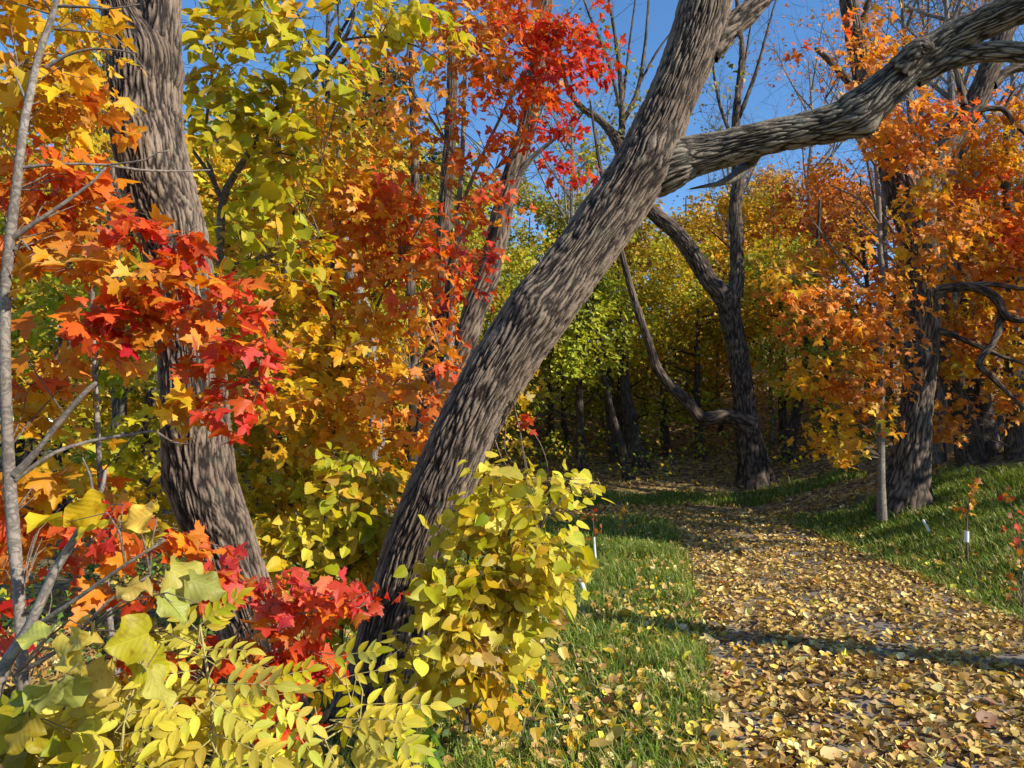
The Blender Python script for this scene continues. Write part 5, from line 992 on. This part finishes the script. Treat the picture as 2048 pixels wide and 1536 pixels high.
batches.append(('dry2', *fallen(x, y, .03, .085, [('tan', 2), ('brn', 3), ('gold', 1)], .5)))
x, y = rand_ground(7000, -5, 0, 2.2, 10, 1.2); batches.append(('dry2', *fallen(x, y, .02, .07, [('tan', 2), ('brn', 3)], .5)))
n = 90; x, y = rand_ground(n, .8, 6.5, 3.2, 12, 1.3); batches.append(('dry2', *fallen(x, y, .06, .062, [('org', 1), ('red', 1), ('lem', 2)], .3)))
allp = np.concatenate([b_[1] for b_ in batches]); px, py, f = proj(allp)
score = np.where((px > 0) & (px < 2048) & (py < 1530) & (py > 0) & (f > 0), 1 / np.maximum(f, .1), -1) * np.concatenate([b_[4] for b_ in batches]) * rng.uniform(.8, 1.2, len(f))
thr = np.sort(score)[-300]; off0 = 0; Vs, Fs, Cs, UVs = [], [], [], []; off = 0
for (shp, pos, tip, nr, sz, col) in batches:
    scr = score[off0:off0 + len(pos)]; off0 += len(pos); sel = scr >= thr
    for i in np.nonzero(sel)[0]:
        o = put_leaf(None, shp, pos[i], tip[i], nr[i], sz[i] * 1.05, col[i], M_DRY1, 'fallen_leaf')
        r_, g_ = col[i][0], col[i][1]; onp = path_dist(pos[i][0], pos[i][1])[0] < 0
        if r_ > .5 and g_ < .3: lab = 'bright orange-red fallen leaf lying among paler ones'
        elif r_ < .4: lab = 'curled dark brown fallen leaf near the picture bottom'
        elif g_ > .38 and col[i][2] < .07: lab = 'yellow fallen leaf near the picture bottom'
        else: lab = 'curled tan fallen leaf near the picture bottom'
        lab += ', on the path' if onp else ', in the grass'
        tag(o, lab, 'leaf', lab.replace('leaf', 'leaves'))
    V, Fc, Cc, UV = scatter(SHAPES[shp], pos[~sel], tip[~sel], nr[~sel], sz[~sel], col[~sel]); Vs.append(V); Fs.append(Fc + off); Cs.append(Cc); UVs.append(UV); off += len(V)
tag(link('fallen_leaves', raw_mesh('fallen_leaves', np.concatenate(Vs), Fs, cols=np.concatenate(Cs), uv=np.concatenate(UVs), mat=M_DRY, smooth=False)), 'tan and brown fallen leaves carpeting the path and verges', 'leaves', kind='stuff')

# ------------------------------------------------------------------ seedlings with guards, weeds, sticks
m, nt_, ns, ls = mat_new('white_plastic'); pr = N(ns, 'ShaderNodeBsdfPrincipled'); o_ = N(ns, 'ShaderNodeOutputMaterial'); ls.new(pr.outputs[0], o_.inputs[0])
nz2 = N(ns, 'ShaderNodeTexNoise'); nz2.inputs['Scale'].default_value = 30; rr_ = ramp(ns, [(.3, (.55, .55, .52)), (.6, (.78, .78, .75))]); ls.new(nz2.outputs[0], rr_.inputs[0]); ls.new(rr_.outputs[0], pr.inputs['Base Color']); pr.inputs['Roughness'].default_value = .5; M_WHITE = m
def seedling(label, rows, guard, leafs, pal, size, shape='maple'):
    b = P(*rows[0][:3]); b[2] = hz(b[0], b[1]); s = Plant('tree_seedling', label, 'seedling', b)
    C = pxc(rows); C[0][2] = b[2] - .02; s.limb('stem', C, M_TWIG, ns=6, step=.05)
    if guard:
        g = pxc(guard); s.limb('tree_guard', g, M_WHITE, ns=18, step=.05, skel=False, cap=False)
        g2 = g.copy(); g2[:, 3] *= .9; s.limb('tree_guard', g2[::-1], M_WHITE, ns=18, step=.05, skel=False, cap=False)
    for (cx, cy, d, n, sp) in leafs:
        c = P(cx, cy, d); k = n; pos = c + rng.normal(0, sp, (k, 3)); s.leaves(shape, pos, rng.normal(0, .6, (k, 3)) - np.array([0, 0, .6]), rng.normal(0, .6, (k, 3)) + np.array([.3, -.5, .4]), np.full(k, size) * rng.uniform(.7, 1.2, k), pick(pal, k))
        for q in pos: s.spray_twig(q, norm(rng.normal(0, 1, 3)), .02, .0015)
    s.finish(single=200); return s
seedling('orange-leaved seedling in a short white guard on the right bank', [(1933, 1082, 8.8, 4), (1934, 1040, 8.8, 3), (1940, 1000, 8.8, 3), (1948, 972, 8.8, 2)], [(1933, 1084, 8.8, 9), (1933, 1062, 8.8, 9)], [(1948, 975, 8.8, 7, .035), (1945, 995, 8.8, 6, .035), (1930, 1015, 8.8, 5, .04), (1925, 1028, 8.8, 3, .04)], 'org', .07)
seedling('withered reddish seedling at the right edge of the grass', [(2046, 1260, 6.0, 2.4), (2042, 1120, 6.0, 2), (2020, 1000, 6.0, 1.5)], None, [(2012, 985, 6.0, 3, .03), (2028, 1000, 6.0, 3, .03), (2022, 1030, 6.0, 4, .04), (2037, 1060, 6.0, 7, .05), (2042, 1090, 6, 7, .05), (2040, 1130, 6, 6, .05), (2046, 1180, 6, 5, .05)], [('rust', 2), ('red', 1)], .055, 'ovate')
seedling('seedling with a leaning white guard beside the yellow shrub', [(1172, 1205, 7.5, 3), (1162, 1160, 7.5, 3), (1150, 1100, 7.5, 2), (1142, 1050, 7.5, 2)], [(1175, 1202, 7.5, 9), (1168, 1180, 7.5, 9), (1160, 1158, 7.5, 9)], [(1146, 1070, 7.5, 3, .05)], 'olive', .05)
seedling('reddish seedling in an upright thin white guard on the shaded grass', [(1192, 1140, 9.6, 3), (1190, 1090, 9.6, 3), (1186, 1040, 9.6, 2)], [(1191, 1118, 9.6, 5), (1189, 1095, 9.6, 5), (1188, 1074, 9.6, 5)], [(1188, 1050, 9.6, 6, .06), (1190, 1065, 9.6, 4, .05), (1180, 1108, 9.6, 4, .05), (1188, 1132, 9.6, 2, .02), (1180, 1030, 9.6, 5, .06)], [('red', 1), ('rust', 2)], .06, 'ovate')
seedling('small golden-leaved seedling on the shaded grass left of the path', [(1248, 1075, 11.5, 3), (1246, 1040, 11.5, 3), (1244, 1005, 11.5, 2)], None, [(1246, 1015, 11.5, 8, .06), (1248, 1035, 11.5, 7, .06), (1250, 1055, 11.5, 4, .05)], [('tan', 1), ('amb', 1)], .06, 'ovate')
b = P(1858, 1058, 9.8); b[2] = hz(b[0], b[1])
st = pxc([(1858, 1062, 9.8, 5), (1846, 1040, 9.8, 5)]); V, Fs, uv, h = tube(st, ns=10, step=.05)
tag(link('marker_stake', raw_mesh('marker_stake', V, Fs, uv=uv, mat=M_WHITE)), 'short pale stake tilting left in the grass of the right bank', 'stake')
st = pxc([(905, 1425, 4.0, 8), (885, 1408, 4.0, 9), (868, 1398, 4.1, 7)]); V, Fs, uv, h = tube(st, ns=10, step=.03, wob=.15)
tag(link('dead_stick', raw_mesh('dead_stick', V, Fs, uv=uv, mat=M_BARKG)), 'short grey dead stick poking from the litter under the yellow shrub', 'stick')
# weeds at the bottom, between ash seedling and grass
def weed(label, cx, cy, d, n, sp, pal, size, shape='maple'):
    b = P(cx, cy + 50, d); b[2] = hz(b[0], b[1]); s = Plant('weed', label, 'weed', b); s.mtw = M_GSTEM
    s.limb('stem', [(*b, .003), (*(b + np.array([.01, 0, .12])), .002)], M_GSTEM, ns=5, step=.03)
    c = P(cx, cy, d); C = c + rng.normal(0, 1, (n, 3)) * np.array([sp, .10, sp * .5]); C[:, 2] = np.maximum(C[:, 2], H(C[:, 0], C[:, 1]) + .04)
    sprays(s, shape, C, rng.normal(0, 1, (n, 3)), .07, 6, size, pal, flat=.4, twig=.0015); s.finish(single=150)
weed('low green weed with lobed leaves at the bottom edge', 850, 1470, 3.1, 12, .13, [('grn', 3), ('lime', 1)], .045)
weed('pale green weed in front of the leaning white guard', 1120, 1150, 6.2, 10, .14, [('lime', 1), ('yg', 1)], .05)
# fine bare twigs with two red leaf tufts right of the leaning trunk
b = P(1010, 800, 4.5)
s = Plant('hanging_twigs', 'thin bare twigs with a red leaf tuft hanging right of the leaning trunk', 'twigs', b)
for rows in ([(1025, 800, 4.5, 3), (1040, 860, 4.5, 2.5), (1046, 900, 4.5, 2), (1060, 960, 4.5, 1.5)], [(1035, 840, 4.5, 2), (1070, 870, 4.5, 2), (1090, 910, 4.5, 1.5), (1096, 940, 4.5, 1)], [(990, 880, 4.5, 3), (1005, 920, 4.5, 2), (1030, 950, 4.5, 1.5)], [(1040, 870, 4.5, 2), (1050, 930, 4.5, 1.5), (1058, 970, 4.5, 1)], [(1012, 850, 4.5, 2), (1010, 900, 4.5, 1.5), (1025, 925, 4.5, 1)]):
    s.twig(pxc(rows), ns=4, step=.04)
s.skel = [np.array([P(1045, 800, 4.5), P(1044, 860, 4.5)])]
for (cx, cy, n, pal) in ((1047, 802, 7, [('tan', 1), ('amb', 1)]), (1047, 842, 8, 'red'), (1052, 858, 4, 'red')):
    c = P(cx, cy, 4.5); pos = c + rng.normal(0, .022, (n, 3)); s.leaves('maple', pos, rng.normal(0, .7, (n, 3)) - np.array([0, 0, .3]), rng.normal(0, .6, (n, 3)) + np.array([.3, -.6, .3]), np.full(n, .055), pick(pal, n))
s.finish(single=50)
